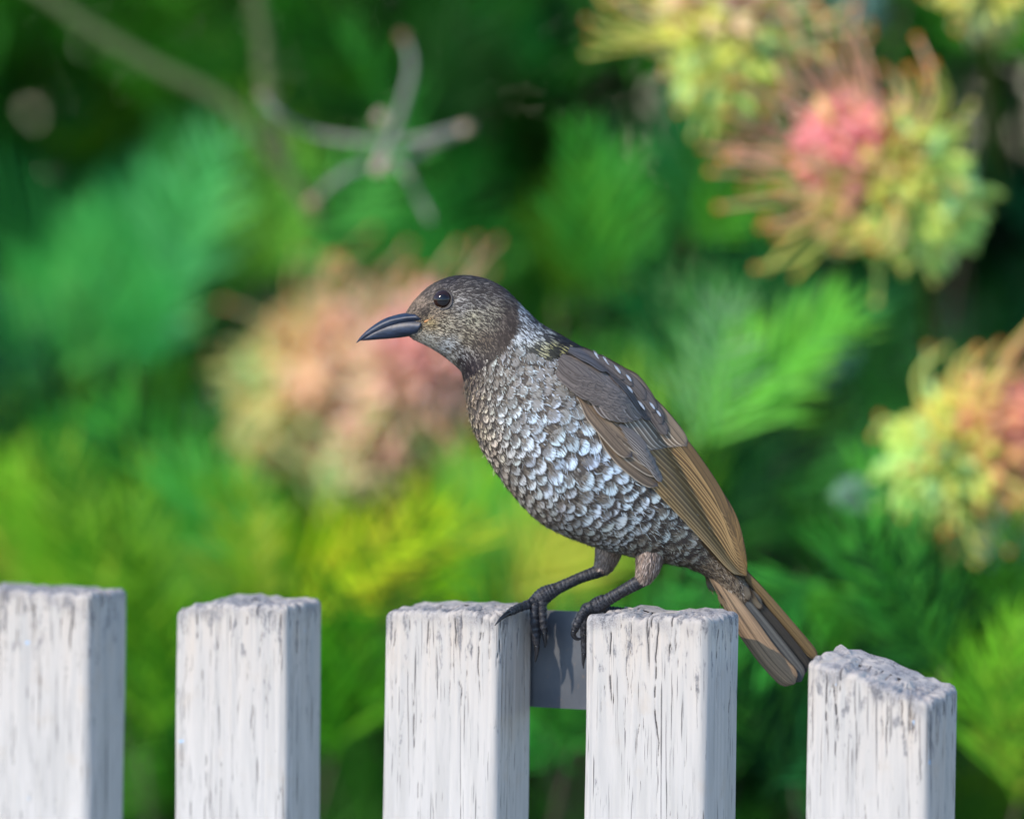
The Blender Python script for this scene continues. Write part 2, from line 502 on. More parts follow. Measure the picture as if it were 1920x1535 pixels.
def make_picket(u0, u1, top, seed, hires=True, lean=0.0):
    """top: function of x (0..w) and y (0 front .. TH) giving the height of the sawn end"""
    rs = np.random.default_rng(seed)
    w = u1 - u0; r = 0.0042
    st = 0.00042 if hires else 0.004
    def seg(a, b, s):
        a = np.array(a); b = np.array(b); n = max(2, int(np.linalg.norm(b - a) / s))
        return [a + (b - a) * k / n for k in range(n)]
    def arc(cx, cy, a0, n):
        return [np.array([cx + r * math.cos(a0 + math.pi / 2 * k / n), cy + r * math.sin(a0 + math.pi / 2 * k / n)]) for k in range(n)]
    na = 12 if hires else 4
    pts = []
    pts += seg((r, 0), (w - r, 0), st) + arc(w - r, r, -math.pi / 2, na)
    pts += seg((w, r), (w, TH - r), st) + arc(w - r, TH - r, 0, na)
    pts += seg((w - r, TH), (r, TH), 0.004) + arc(r, TH - r, math.pi / 2, na)
    pts += seg((0, TH - r), (0, r), 0.002) + arc(r, r, math.pi, na)
    pts = np.array(pts); m = len(pts)
    nx = np.roll(pts, -1, 0) - np.roll(pts, 1, 0)
    nrm = np.stack([nx[:, 1], -nx[:, 0]], 1); nrm /= np.linalg.norm(nrm, axis=1)[:, None]
    s = np.concatenate([[0], np.cumsum(np.linalg.norm(np.diff(pts, axis=0), axis=1))])
    per = s[-1] + 0.0004
    # rows measured down from the top
    dn = np.concatenate([np.linspace(0, 0.125, 150 if hires else 20), np.linspace(0.15, 0.99, 8)])[::-1]
    ztop_side = np.array([top(x, y) for x, y in pts])
    ztop_side = ztop_side + (vnoise(s / 0.0035, 0, seed) - 0.5) * 0.0018 + (vnoise(s / 0.0011, 3, seed + 1) - 0.5) * 0.0009 * (1 if hires else 0)
    DN = dn[:, None]; SS = s[None, :]
    rrE = 0.0028
    # cracks
    crack = np.zeros((len(dn), m))
    if hires:
        nc = 70
        for k in range(nc):
            c0 = rs.uniform(0.001, w + TH - 0.001)
            if rs.random() < 0.5: z0 = rs.uniform(-0.004, 0.004); ln = rs.exponential(0.018) + 0.004; amp = rs.uniform(0.4, 1.0); wd = rs.uniform(0.00018, 0.00042)
            else: z0 = rs.uniform(0.0, 0.12); ln = rs.exponential(0.012) + 0.003; amp = rs.uniform(0.3, 0.75); wd = rs.uniform(0.00016, 0.00028)
            wav = (vnoise(DN / 0.02, k, seed + 9) - 0.5) * 0.003 + (vnoise(DN / 0.004, k, seed + 5) - 0.5) * 0.0006
            f = sstep(z0 - 0.002, z0 + 0.002, DN) * (1 - sstep(z0 + ln * 0.6, z0 + ln, DN))
            brk = 0.35 + 0.65 * sstep(0.3, 0.5, vnoise(DN / 0.004, k + 7, seed + 2))
            crack = np.maximum(crack, amp * f * brk * np.exp(-((SS - c0 - wav) / wd) ** 2))
    # big splits at the sawn end
    disp = -0.0009 * np.clip(crack, 0, 1)
    disp = disp + (vnoise(SS / 0.0018, DN / 0.045, seed + 3) - 0.5) * 0.00045 + (vnoise(SS / 0.012, DN / 0.12, seed + 4) - 0.5) * 0.0012
    V = np.zeros((len(dn), m, 3))
    V[:, :, 0] = pts[None, :, 0] + nrm[None, :, 0] * disp
    V[:, :, 1] = pts[None, :, 1] + nrm[None, :, 1] * disp
    V[:, :, 2] = np.maximum(ztop_side[None, :] - rrE - DN, 0.02 * np.ones_like(DN * SS))
    V[0, :, 2] = 0.02
    topa = np.exp(-DN / 0.0075) * np.ones((1, m))
    topa = topa * (0.55 + 0.9 * vnoise(SS / 0.004, DN * 0, seed + 6))
    stn = np.exp(-DN / 0.055) * np.ones((1, m)); rings = [V[-1].copy()]; att = [topa]; cr = [crack]
    tops = []; trs = []
    last = V[-1]
    cxy = np.array([w / 2, TH / 2])
    for k in range(1, 6):
        ph = k / 5 * math.pi / 2
        ring = last.copy()
        ring[:, :2] -= nrm * rrE * (1 - math.cos(ph))
        ring[:, 2] = ztop_side - rrE + rrE * math.sin(ph) - 0.0009 * np.clip(crack[-1], 0, 1)
        tops.append(ring); trs.append(crack[-1] * (1 - 0.1 * k))
    base = tops[-1]
    nr = 22 if hires else 5
    mid = np.array([np.clip(pts[:, 0], TH / 2, w - TH / 2), np.full(m, TH / 2)]).T
    for k in range(1, nr + 1):
        f = 1 - k / nr
        xy = mid + (base[:, :2] - mid) * f
        z = np.array([top(a, b) for a, b in xy])
        z = z + (vnoise(xy[:, 0] / 0.0032, xy[:, 1] / 0.008, seed) - 0.5) * 0.0020 + (vnoise(xy[:, 0] / 0.001, xy[:, 1] / 0.0022, seed + 1) - 0.5) * 0.0009
        z = z * (1 - f ** 2) + f ** 2 * base[:, 2]
        cc = sstep(0.68, 0.8, vnoise(xy[:, 0] / 0.0012, xy[:, 1] / 0.006, seed + 8))
        tops.append(np.stack([xy[:, 0], xy[:, 1], z - 0.0008 * cc], 1)); trs.append(cc * 0.55 * (1 - f))
    A = np.concatenate([V.reshape(-1, 3)] + tops)
    ca = np.concatenate([crack.ravel()] + trs)
    ta = np.concatenate([topa.ravel(), np.full(m * len(tops), 1.0)])
    n_rows = len(dn) + len(tops)
    F = grid_faces(n_rows, m, True)
    # local (x along fence, y into the fence) -> world
    Wd = FO + (u0 + A[:, :1]) * U + (TH / 2 - A[:, 1:2]) * N
    Wd[:, 2] = A[:, 2]
    Wd[:, 0] += lean * (A[:, 2] - 1.05)
    return part('picket', Wd, F, M_WOOD, fence, attrs={'crack': ca, 'top': ta, 'stain': np.concatenate([stn.ravel(), np.ones(m * len(tops))])})


def zat(py, Y=0.0):
    return P(960, py, Y)[2]


def top_profile(w, ys, u0, slope_y=0.0):
    """sawn end heights from photograph rows along the front edge"""
    fr = np.linspace(0, 1, len(ys))
    def f(x, y):
        t_ = min(max(x / w, 0), 1)
        Yd = -(u0 + x) * math.sin(FA) - 0.016
        return zat(float(np.interp(t_, fr, ys)), Yd) + slope_y * y
    return f


pk = [(-60, 165, [1102, 1104, 1106, 1109, 1112, 1114], 0.01),
      (323, 537, [1146, 1134, 1130, 1129, 1136, 1134, 1138], 0.05),
      (718, 935, [1146, 1143, 1142, 1144, 1143, 1146, 1150], 0.05),
      (1096, 1326, [1156, 1150, 1149, 1150, 1160, 1156, 1153, 1153, 1157, 1160], 0.04),
      (1512, 1744, [1238, 1244, 1258, 1272, 1288, 1304, 1316], 0.12)]
us = []
for k, (a, b, ys, sy) in enumerate(pk):
    u0 = solve_u(a, 1); u1 = solve_u(b, 1); us.append((u0, u1))
    make_picket(u0, u1, top_profile(u1 - u0, ys, u0, sy), 20 + 7 * k, True, lean=[0.01, 0.012, 0.016, 0.008, 0.012][k])
# pickets just past the frame, then the rails low behind all of them
for k, (a, b) in enumerate([(us[0][0] - 0.110, us[0][0] - 0.048), (us[0][0] - 0.22, us[0][0] - 0.158),
                            (us[4][1] + 0.046, us[4][1] + 0.108), (us[4][1] + 0.155, us[4][1] + 0.217)]):
    h = 1.045 - (0.01 * k)
    make_picket(a, b, lambda x, y, h=h: h + 0.003 * math.sin(x * 90), 90 + k, False)
bz = [(0.30, 0.37), (0.74, 0.81)]
for z0, z1 in bz:
    a = us[0][0] - 0.25; b = us[4][1] + 0.25
    c8 = []
    for uu in (a, b):
        for dd in (TH / 2 + 0.001, TH / 2 + 0.036):
            for zz in (z0, z1):
                q = FO + U * uu - N * dd; c8.append((q[0], q[1], zz))
    o = part('rail', c8, [(0, 1, 3, 2), (4, 6, 7, 5), (0, 4, 5, 1), (2, 3, 7, 6), (0, 2, 6, 4), (1, 5, 7, 3)], M_WOOD, fence, smooth=False)
    bv = o.modifiers.new('bevel', 'BEVEL'); bv.width = 0.004; bv.segments = 2

# steel joining plate screwed across the back of the two middle pickets
u3, u4 = us[2][1], us[3][0]
def plate_z(px, py):
    return P(px, py, 0.012)[2]
pl0, pl1 = u3 - 0.045, u4 + 0.045
nzp, nup = 14, 24
pv = []
for k in range(nup + 1):
    uu = pl0 + (pl1 - pl0) * k / nup
    for j in range(nzp + 1):
        zt = plate_z(1048, 1146.5); zb = plate_z(1048, 1329.5)
        q = FO + U * uu - N * (TH / 2 + 0.0008)
        pv.append((q[0], q[1], zb + (zt - zb) * j / nzp - 0.0006 * (k / nup)))
pv = np.array(pv); pv2 = pv - N * 0.0024
n1_ = len(pv)
F = [list(f) for f in grid_faces(nup + 1, nzp + 1)] + [[q + n1_ for q in f[::-1]] for f in grid_faces(nup + 1, nzp + 1)]
h_ = nzp + 1
for k in range(nup):
    for j, rv in ((0, 0), (nzp, 1)):
        a, b = k * h_ + j, (k + 1) * h_ + j
        F.append([a, b, b + n1_, a + n1_] if rv else [b, a, a + n1_, b + n1_])
for j in range(nzp):
    for k, rv in ((0, 0), (nup, 1)):
        a, b = k * h_ + j, k * h_ + j + 1
        F.append([a, b, b + n1_, a + n1_] if not rv else [b, a, a + n1_, b + n1_])
plate = part('joining_plate', np.vstack([pv, pv2]), F, M_STEEL, fence, smooth=False)
plate['label'] = 'dark grey steel plate bridging the gap under the bird'

# ------------------------------------------------------------------ bird
bird = make_empty('bird', tuple(P(1048, 1150, 0)), 'brown bird with white scalloped breast and dark bill perched on fence pickets', 'bird')
ST = [  # back point, belly point, half width  (photograph pixels)
    ((759, 592), (768, 632), 15), ((777, 566), (797, 645), 29), ((803, 540), (823, 660), 42), ((836, 523), (846, 677), 52),
    ((870, 518), (864, 694), 58), ((905, 523), (869, 709), 62), ((937, 537), (872, 728), 66), ((961, 557), (875, 751), 72),
    ((985, 581), (880, 778), 82), ((1014, 607), (889, 808), 94), ((1055, 631), (904, 841), 106), ((1099, 657), (926, 878), 116),
    ((1141, 689), (952, 914), 122), ((1178, 723), (982, 950), 124), ((1206, 766), (1016, 981), 122), ((1234, 808), (1056, 1002), 116),
    ((1261, 855), (1099, 1019), 106), ((1286, 902), (1146, 1033), 94), ((1310, 950), (1196, 1045), 78), ((1333, 992), (1246, 1055), 60),
    ((1356, 1030), (1295, 1066), 42), ((1380, 1062), (1336, 1090), 28), ((1402, 1096), (1364, 1127), 18), ((1420, 1127), (1388, 1158), 9)]
NS = 200
Tc = catmull([q[0] for q in ST], NS); Bc = catmull([q[1] for q in ST], NS); Wc = catmull([[q[2]] for q in ST], NS)[:, 0]
sg = np.linspace(0, 1, NS)


def surf(s, th):
    s = np.clip(s, 0, 1)
    T = np.stack([np.interp(s, sg, Tc[:, k]) for k in (0, 1)], -1)
    B = np.stack([np.interp(s, sg, Bc[:, k]) for k in (0, 1)], -1)
    W = np.interp(s, sg, Wc)
    c = np.cos(th); sn = np.sin(th)
    p2 = (T + B) / 2 + (T - B) / 2 * (np.sign(c) * np.abs(c) ** 0.95)[..., None]
    return np.concatenate([p2, (W * np.sign(sn) * np.abs(sn) ** 0.92)[..., None]], -1)


def frame(s, th):
    e = 0.004
    ds = surf(s + e, th) - surf(s - e, th)
    dt = surf(s, th + e) - surf(s, th - e)
    n = np.cross(ds, dt)
    n /= np.linalg.norm(n, axis=-1)[..., None] + 1e-9
    mid = (surf(s, th * 0) + surf(s, th * 0 + math.pi)) / 2
    p = surf(s, th)
    sgn = np.sign(np.sum((p - mid) * n, -1))[..., None]
    n = n * np.where(sgn == 0, 1, sgn)
    tl = ds / (np.linalg.norm(ds, axis=-1)[..., None] + 1e-9)
    w = np.cross(tl, n); w /= np.linalg.norm(w, axis=-1)[..., None] + 1e-9
    return p, tl, w, n


ths = np.linspace(0, 2 * math.pi, 97)[:-1]
SG, TG = np.meshgrid(np.linspace(0, 1, 150), ths, indexing='ij')
BV = surf(SG.ravel(), TG.ravel())
BF = grid_faces(150, 96, True)
bf = [list(f) for f in BF] + [list(range(96))[::-1], [149 * 96 + k for k in range(96)]]
body = part('body', bw(BV), bf, M_BODY, bird)
bvh = BVHTree.FromPolygons([Vector(v) for v in BV], [list(map(int, f)) for f in BF])


def front_d(px, py, default=None):
    h = bvh.ray_cast(Vector((px, py, 900)), Vector((0, 0, -1)))
    return h[0].z if h[0] is not None else default


def idw(pts, px, py, power=3.0):
    """pts: list of (px, py, values...) -> smoothly interpolated values"""
    A = np.array([q[:2] for q in pts], float); Vv = np.array([np.atleast_1d(np.array(q[2:], float)).ravel() for q in pts])
    d = np.sqrt((px[:, None] - A[None, :, 0]) ** 2 + (py[:, None] - A[None, :, 1]) ** 2) + 3.0
    w = d ** -power
    return (w @ Vv) / w.sum(1)[:, None]


def poly_mask(px, py, poly):
    inside = np.zeros(len(px), bool); n = len(poly)
    for i in range(n):
        x0, y0 = poly[i]; x1, y1 = poly[(i + 1) % n]
        c = ((y0 > py) != (y1 > py)) & (px < (x1 - x0) * (py - y0) / ((y1 - y0) + 1e-9) + x0)
        inside ^= c
    return inside


HOOD = [(700, 480), (955, 480), (962, 560), (966, 600), (955, 635), (925, 660), (897, 680), (880, 700), (850, 706), (700, 700)]
NAPE = [(950, 480), (962, 560), (966, 600), (955, 640), (985, 650), (1020, 668), (1052, 664), (1062, 650), (1130, 650), (1060, 560)]

# ---- scalloped breast, belly and undertail feathers
SIZE = [(880, 705, 7), (872, 740, 8.5), (885, 790, 11), (905, 850, 13), (940, 690, 12), (960, 740, 15), (1000, 700, 16), (990, 790, 18),
        (1050, 730, 18), (1060, 810, 21), (1090, 800, 22), (1090, 880, 23), (1040, 900, 20), (960, 880, 17), (960, 935, 13), (1010, 980, 12),
        (1100, 960, 18), (1150, 900, 22), (1200, 960, 21), (1240, 1000, 19), (1150, 1030, 12), (1080, 1015, 11), (1250, 1045, 15),
        (1310, 1050, 20), (1350, 1090, 22), (1100, 640, 9), (1070, 650, 8)]
SPOT = [  # px, py, spot colour rgb, spot start, edge width, base rgb
    (876, 712, .40, .31, .22, .66, .22, .050, .036, .035), (873, 745, .72, .58, .42, .52, .18, .07, .05, .04), (885, 800, .74, .62, .46, .46, .17, .08, .06, .05),
    (905, 850, .70, .60, .48, .42, .16, .08, .06, .05), (930, 700, .60, .55, .46, .58, .14, .09, .075, .06), (985, 690, .70, .71, .68, .60, .07, .125, .112, .095),
    (1040, 700, .62, .63, .62, .64, .07, .14, .125, .105), (950, 760, .74, .74, .70, .50, .09, .10, .088, .074), (1000, 780, .70, .74, .76, .50, .08, .11, .10, .088),
    (1070, 780, .62, .67, .70, .52, .08, .12, .11, .095), (1040, 850, .68, .73, .76, .44, .09, .09, .08, .07), (1100, 850, .64, .70, .74, .44, .09, .09, .08, .07),
    (980, 880, .66, .66, .64, .46, .11, .09, .075, .06), (945, 915, .52, .43, .34, .40, .16, .09, .066, .05), (1000, 970, .38, .31, .24, .40, .16, .10, .076, .058),
    (1100, 940, .58, .60, .60, .46, .15, .09, .077, .062), (1170, 940, .62, .64, .62, .46, .18, .075, .064, .05), (1230, 980, .52, .52, .46, .48, .22, .065, .054, .04),
    (1150, 1000, .46, .45, .40, .46, .20, .08, .066, .05), (1080, 1010, .34, .28, .22, .42, .18, .10, .078, .06), (1200, 1035, .36, .31, .23, .46, .22, .09, .07, .05),
    (1270, 1030, .42, .38, .30, .46, .25, .07, .055, .038), (1320, 1060, .26, .19, .12, .30, .22, .13, .09, .05), (1370, 1110, .24, .17, .10, .28, .20, .13, .09, .05),
    (1075, 648, .66, .66, .64, .62, .16, .035, .03, .028), (1200, 720, .60, .60, .60, .72, .12, .04, .034, .03), (1300, 900, .1, .08, .05, .7, .1, .06, .045, .03)]
NC = 60000
cs = RNG.uniform(0.24, 0.985, NC); ct = RNG.uniform(0.03, 2 * math.pi - 0.03, NC)
cp = surf(cs, ct)
WINGP = [(1075, 690), (1112, 755), (1140, 808), (1200, 872), (1262, 918), (1332, 985), (1385, 1045), (1400, 1040), (1340, 900), (1260, 770), (1190, 705), (1110, 660)]
keep = ~((cp[:, 0] > 1285) & (cp[:, 1] > 1015) & (cp[:, 2] > 0) & (cp[:, 0] + cp[:, 1] > 2345)) & ~poly_mask(cp[:, 0], cp[:, 1], WINGP) & ~poly_mask(cp[:, 0], cp[:, 1], HOOD) & ~poly_mask(cp[:, 0], cp[:, 1], NAPE)
cs, ct, cp = cs[keep], ct[keep], cp[keep]
csz = 1.26 * idw(SIZE, cp[:, 0], cp[:, 1])[:, 0] * RNG.uniform(0.85, 1.2, len(cs))
acc = np.zeros((5000, 3)); accr = np.zeros(5000); idx = []
# stretched metric so that the feathers sit in loose overlapping rows
p_, tl_, w_, n_ = frame(cs, ct)
for i in range(len(cs)):
    k = len(idx)
    if k:
        dv = acc[:k] - cp[i]
        if np.any(np.einsum('ij,ij->i', dv, dv) < (0.5 * (accr[:k] + csz[i]) * 0.85) ** 2): continue
    if k >= 4900: break
    acc[k] = cp[i]; accr[k] = csz[i]; idx.append(i)
idx = np.array(idx)
nF = len(idx)
fs, ft, fsz = cs[idx], ct[idx], csz[idx]
fp, ftl, fw, fn = p_[idx], tl_[idx], w_[idx], n_[idx]
info = idw(SPOT, fp[:, 0], fp[:, 1])
under = sstep(1270, 1320, fp[:, 0]) * (fp[:, 1] > 1000)
flank = sstep(880, 960, fp[:, 1]) * sstep(1040, 1120, fp[:, 0])
nu, nv = 7, 8
uu, vv = np.meshgrid(np.linspace(-1, 1, nu), np.linspace(0, 1, nv))
uu = uu.ravel(); vv = vv.ravel()
L = fsz * (2.05 + 0.25 * RNG.random(nF) + 0.15 * under)
HW = fsz * (0.60 + 0.18 * RNG.random(nF) + 0.24 * flank + 0.25 * under)
narrow = 1 - sstep(860, 920, fp[:, 0] - 0.25 * (fp[:, 1] - 720))
HW *= 1 - 0.25 * narrow
# gentle fan: a random yaw plus gravity
yaw = RNG.normal(0, 0.17, nF)
dl = ftl * np.cos(yaw)[:, None] + fw * np.sin(yaw)[:, None]
dw = -ftl * np.sin(yaw)[:, None] + fw * np.cos(yaw)[:, None]
wprof = 0.5 + 0.5 * sstep(0, 0.6, vv)
X = uu[None] * wprof[None] * HW[:, None]
tipc = 0.34 + 0.25 * narrow
Yl = L[:, None] * (vv[None] - tipc[:, None] * (uu ** 2 * vv ** 2)[None] - 0.42)
lift = -1.0 + (2.6 + 1.4 * RNG.random(nF)[:, None]) * vv[None] ** 1.2 - 0.6 * (uu ** 2)[None] * (0.2 + RNG.random(nF)[:, None] * 0.9)
lift = lift * np.clip(fsz / 15, 0.55, 1.1)[:, None]
# bend along the body: step along the surface instead of a flat card
step = 0.004
dsl = np.linalg.norm(surf(fs + step, ft) - surf(fs - step, ft), axis=1) / (2 * step)
dtl = np.linalg.norm(surf(fs, ft + step) - surf(fs, ft - step), axis=1) / (2 * step)
al = Yl * np.cos(yaw)[:, None] - X * np.sin(yaw)[:, None]
ac = Yl * np.sin(yaw)[:, None] + X * np.cos(yaw)[:, None]
sgn_t = np.sign(np.einsum('ij,ij->i', surf(fs, ft + step) - surf(fs, ft - step), fw))
S2 = fs[:, None] + al / (dsl[:, None] + 1e-6)
T2 = ft[:, None] + sgn_t[:, None] * ac / (dtl[:, None] + 1e-6)
pp, _, _, nn = frame(S2.ravel(), T2.ravel())
FV = (pp + nn * lift.ravel()[:, None]).reshape(nF, nu * nv, 3)
over = S2 > 0.995
flat = fp[:, None] + dl[:, None] * Yl[..., None] + dw[:, None] * X[..., None] + fn[:, None] * lift[..., None]
bad = over.any(1) | (np.abs(FV - flat).max((1, 2)) > 14)
FV[bad] = flat[bad]
fgrid = grid_faces(nv, nu)
rnd = RNG.random(nF)
jit = 1 + 0.22 * (RNG.random((nF, 1)) - 0.5)
spotc = np.clip((np.array([[0.95, 0.92, 0.86]]) + sstep(900, 960, fp[:, 0] - 0.3 * (fp[:, 1] - 760))[:, None] * np.array([[-0.10, 0.04, 0.20]])) * info[:, 0:3] * jit * (1 + 0.06 * (RNG.random((nF, 3)) - 0.5)), 0.02, 0.85)  # blue of the sky light tinted into breast spots; throat stays cream
dull = (RNG.random(nF) < 0.12)[:, None]
spotc = np.where(dull, spotc * 0.62, spotc)
basec = np.clip(1.45 * info[:, 5:8] * (0.8 + 0.4 * RNG.random((nF, 1))), 0.01, 0.5)
lo = info[:, 3] + 0.07 + RNG.normal(0, 0.05, nF) + 0.10 * sstep(920, 960, fp[:, 0]) * (1 - sstep(760, 830, fp[:, 1])) - 0.04 * flank; ew = np.clip(1.45 * info[:, 4] * RNG.uniform(0.7, 1.3, nF), 0.04, 0.4)
edgec = np.tile(np.array([[0.022, 0.016, 0.014]]), (nF, 1)) * (0.8 + 0.8 * RNG.random((nF, 1)))


def feather_mesh(name, sel, parent, kind=None):
    k = len(sel); q = nu * nv
    V = bw(FV[sel].reshape(-1, 3))
    F = (fgrid[None] + (np.arange(k) * q)[:, None, None]).reshape(-1, 4)
    rep = lambda a: np.repeat(a[sel], q, axis=0)
    o = part(name, V, F, M_SCALLOP, parent, uv=np.tile(np.stack([uu, vv], 1), (k, 1)),
             attrs={'spotc': rep(spotc), 'basec': rep(basec), 'edgec': rep(edgec), 'rnd': rep(rnd), 'lo': rep(lo), 'ew': rep(ew)})
    if kind: o['kind'] = kind
    return o


vis = np.where((fn[:, 2] > 0.15) & ~(poly_mask(fp[:, 0], fp[:, 1], [(1070, 680), (1140, 790), (1240, 905), (1400, 1070), (1420, 1050), (1240, 740), (1100, 650)])))[0]
order = vis[np.argsort(-fsz[vis])]
big = order[:285]; rest = np.setdiff1d(np.arange(nF), big)
for i in big:
    feather_mesh('breast_feather', np.array([i]), body)
feather_mesh('small_feathers', rest, body, 'stuff')


# ---- fine hair-like plumage of the hood, nape, thighs
def strands(name, s, th, length, width, col, parent, lift=(0.2, 1.6), yaw_sd=0.25, flow=None, tilt=None):
    """thin tapered ribbons lying along the feather tracts"""
    n = len(s)
    p, tl, w, nn = frame(s, th)
    return ribbon(name, p, tl, w, nn, length, width, col, parent, lift, yaw_sd)


def ribbon(name, p, tl, w, nn, length, width, col, parent, lift=(0.2, 1.6), yaw_sd=0.25):
    n = len(p)
    a = RNG.normal(0, yaw_sd, n)
    d = tl * np.cos(a)[:, None] + w * np.sin(a)[:, None]
    c = np.cross(d, nn)
    r = RNG.random((n, 1))
    l = np.asarray(length).reshape(-1, 1) * (0.7 + 0.6 * RNG.random((n, 1))); wd = np.asarray(width).reshape(-1, 1) * (0.7 + 0.6 * RNG.random((n, 1)))
    base = p + nn * (lift[0] - 0.6)
    mid = p + d * l * 0.5 + nn * (lift[0] + (lift[1] - lift[0]) * 0.7 * r)
    tip = p + d * l + nn * (lift[0] + (lift[1] - lift[0]) * r * 1.0) - nn * 0.3
    V = np.stack([base - c * wd * 0.4, base + c * wd * 0.4, mid + c * wd * 0.5, mid - c * wd * 0.5, tip + c * wd * 0.12, tip - c * wd * 0.12], 1)
    F = np.array([[0, 1, 2, 3], [3, 2, 4, 5]])[None] + (np.arange(n) * 6)[:, None, None]
    cc = np.repeat(col[:, None, :], 6, 1)
    cc = cc * np.array([0.6, 0.6, 1.0, 1.0, 1.1, 1.1])[None, :, None]
    o = part(name, bw(V.reshape(-1, 3)), F.reshape(-1, 4), M_STRAND, parent, attrs={'col': cc.reshape(-1, 3)})
    o['kind'] = 'stuff'
    return o


HEADC = [  # px, py, dark rgb, pale rgb, share of pale strands
    (766, 600, .16, .12, .09, .36, .27, .20, .5), (785, 572, .16, .12, .09, .40, .30, .22, .55), (800, 548, .09, .075, .065, .30, .24, .20, .35),
    (835, 526, .045, .04, .042, .20, .18, .17, .2), (880, 522, .05, .045, .045, .22, .20, .18, .25), (930, 540, .06, .05, .046, .24, .215, .20, .25),
    (795, 585, .05, .04, .035, .16, .125, .10, .3), (812, 590, .11, .085, .065, .40, .31, .22, .45), (805, 603, .12, .09, .055, .50, .38, .20, .5),
    (830, 608, .09, .072, .052, .48, .42, .31, .42), (860, 570, .08, .07, .064, .38, .36, .33, .4), (890, 560, .06, .052, .047, .28, .26, .24, .3),
    (880, 590, .07, .06, .045, .46, .42, .30, .42), (915, 585, .07, .058, .048, .40, .37, .28, .38), (945, 590, .055, .043, .036, .14, .11, .09, .3),
    (940, 625, .045, .034, .028, .10, .075, .06, .25), (905, 630, .045, .035, .028, .16, .12, .085, .28), (870, 625, .075, .06, .045, .36, .31, .22, .4),
    (800, 635, .18, .16, .13, .50, .48, .42, .6), (835, 645, .10, .09, .08, .52, .54, .54, .5), (860, 668, .035, .028, .030, .40, .40, .40, .25),
    (880, 680, .025, .018, .022, .12, .09, .08, .15), (845, 668, .10, .085, .07, .55, .54, .50, .45), (850, 700, .03, .022, .024, .2, .15, .12, .2)]
NH = 150000
hs = RNG.uniform(0.004, 0.34, NH); ht = RNG.uniform(0, 2 * math.pi, NH)
hp = surf(hs, ht)
dens = np.linalg.norm(np.cross(surf(hs + .004, ht) - hp, surf(hs, ht + .01) - hp), axis=1)
m = poly_mask(hp[:, 0], hp[:, 1], HOOD) & (RNG.random(NH) < dens / np.percentile(dens, 96))
eye_c = np.array([831.0, 561.0]); eye_r = 18.5
m &= np.hypot(hp[:, 0] - eye_c[0], hp[:, 1] - eye_c[1]) > eye_r + 2
hs, ht, hp = hs[m][:46000], ht[m][:46000], hp[m][:46000]
hc = idw(HEADC, hp[:, 0], hp[:, 1], 3.5)
# streaky clumps: neighbouring strands share tone
clump = vnoise(hs * 130 + 5, ht * 30 + hs * 20, 5)
palem = (0.40 * clump + 0.60 * RNG.random(len(hs))) > (1 - hc[:, 6]) * 0.8 + 0.1
hcol = 0.8 * np.where(palem[:, None], hc[:, 3:6] * 0.88 + hc[:, 0:3] * 0.12, hc[:, 0:3] * 0.9) * (0.75 + 0.5 * RNG.random((len(hs), 1)))
szh = 7 + 7 * sstep(770, 900, hp[:, 0])
strands('head_plumage', hs, ht, szh, np.full(len(hs), 1.6), hcol, body, (0.2, 2.8), 0.25)

# nape: white and dark streaks, mottled yellow lower down
NN = 40000
ns_ = RNG.uniform(0.2, 0.48, NN); nt_ = RNG.uniform(0, 2 * math.pi, NN)
np_ = surf(ns_, nt_)
m = poly_mask(np_[:, 0], np_[:, 1], NAPE)
ns_, nt_, np_ = ns_[m][:9000], nt_[m][:9000], np_[m][:9000]
NAPEC = [(975, 575, .07, .065, .065, .60, .64, .66, .5), (985, 620, .09, .085, .08, .66, .70, .72, .62), (1010, 620, .05, .05, .05, .55, .58, .58, .4),
         (1030, 650, .03, .03, .022, .42, .38, .14, .38), (1010, 650, .05, .05, .04, .50, .47, .28, .45), (1050, 650, .025, .022, .02, .42, .38, .16, .3), (1045, 630, .015, .015, .017, .10, .10, .11, .15),
         (1090, 650, .012, .012, .014, .2, .2, .2, .1), (1000, 590, .03, .03, .034, .34, .36, .38, .25)]
nc_ = idw(NAPEC, np_[:, 0], np_[:, 1])
cl = vnoise(ns_ * 190, nt_ * 16, 8)
pm = (0.45 * cl + 0.55 * RNG.random(len(ns_))) > (1 - nc_[:, 6]) * 0.75 + 0.17
ncol = np.where(pm[:, None], nc_[:, 3:6] * 0.66, nc_[:, 0:3]) * (0.75 + 0.5 * RNG.random((len(ns_), 1)))
strands('nape_plumage', ns_, nt_, np.full(len(ns_), 15.0), np.full(len(ns_), 2.8), ncol, body, (0.2, 2.6), 0.2)

# grey-brown down streaks between the scallops
ND_ = 60000
qs = RNG.uniform(0.25, 0.97, ND_); qt = RNG.uniform(0, 2 * math.pi, ND_)
qp = surf(qs, qt)
m = ~poly_mask(qp[:, 0], qp[:, 1], HOOD) & ~poly_mask(qp[:, 0], qp[:, 1], WINGP) & ~poly_mask(qp[:, 0], qp[:, 1], NAPE)
m &= RNG.random(ND_) < 0.15 + 0.85 * sstep(880, 985, qp[:, 0] - 0.15 * (qp[:, 1] - 720))
qs, qt, qp = qs[m][:22000], qt[m][:22000], qp[m][:22000]
qi = idw(SPOT, qp[:, 0], qp[:, 1])
tone = np.array([[.05, .04, .034], [.13, .115, .095], [.22, .20, .17], [.30, .30, .29]])[RNG.choice(4, len(qs), p=[.34, .36, .2, .1])]
qcol = (0.5 * tone + 0.5 * tone * (qi[:, 5:8] / 0.1)) * (0.8 + 0.4 * RNG.random((len(qs), 1)))
strands('down_plumage', qs, qt, np.full(len(qs), 14.0), np.full(len(qs), 1.5), np.clip(qcol, 0.01, 0.5), body, (0.0, 1.0), 0.28)

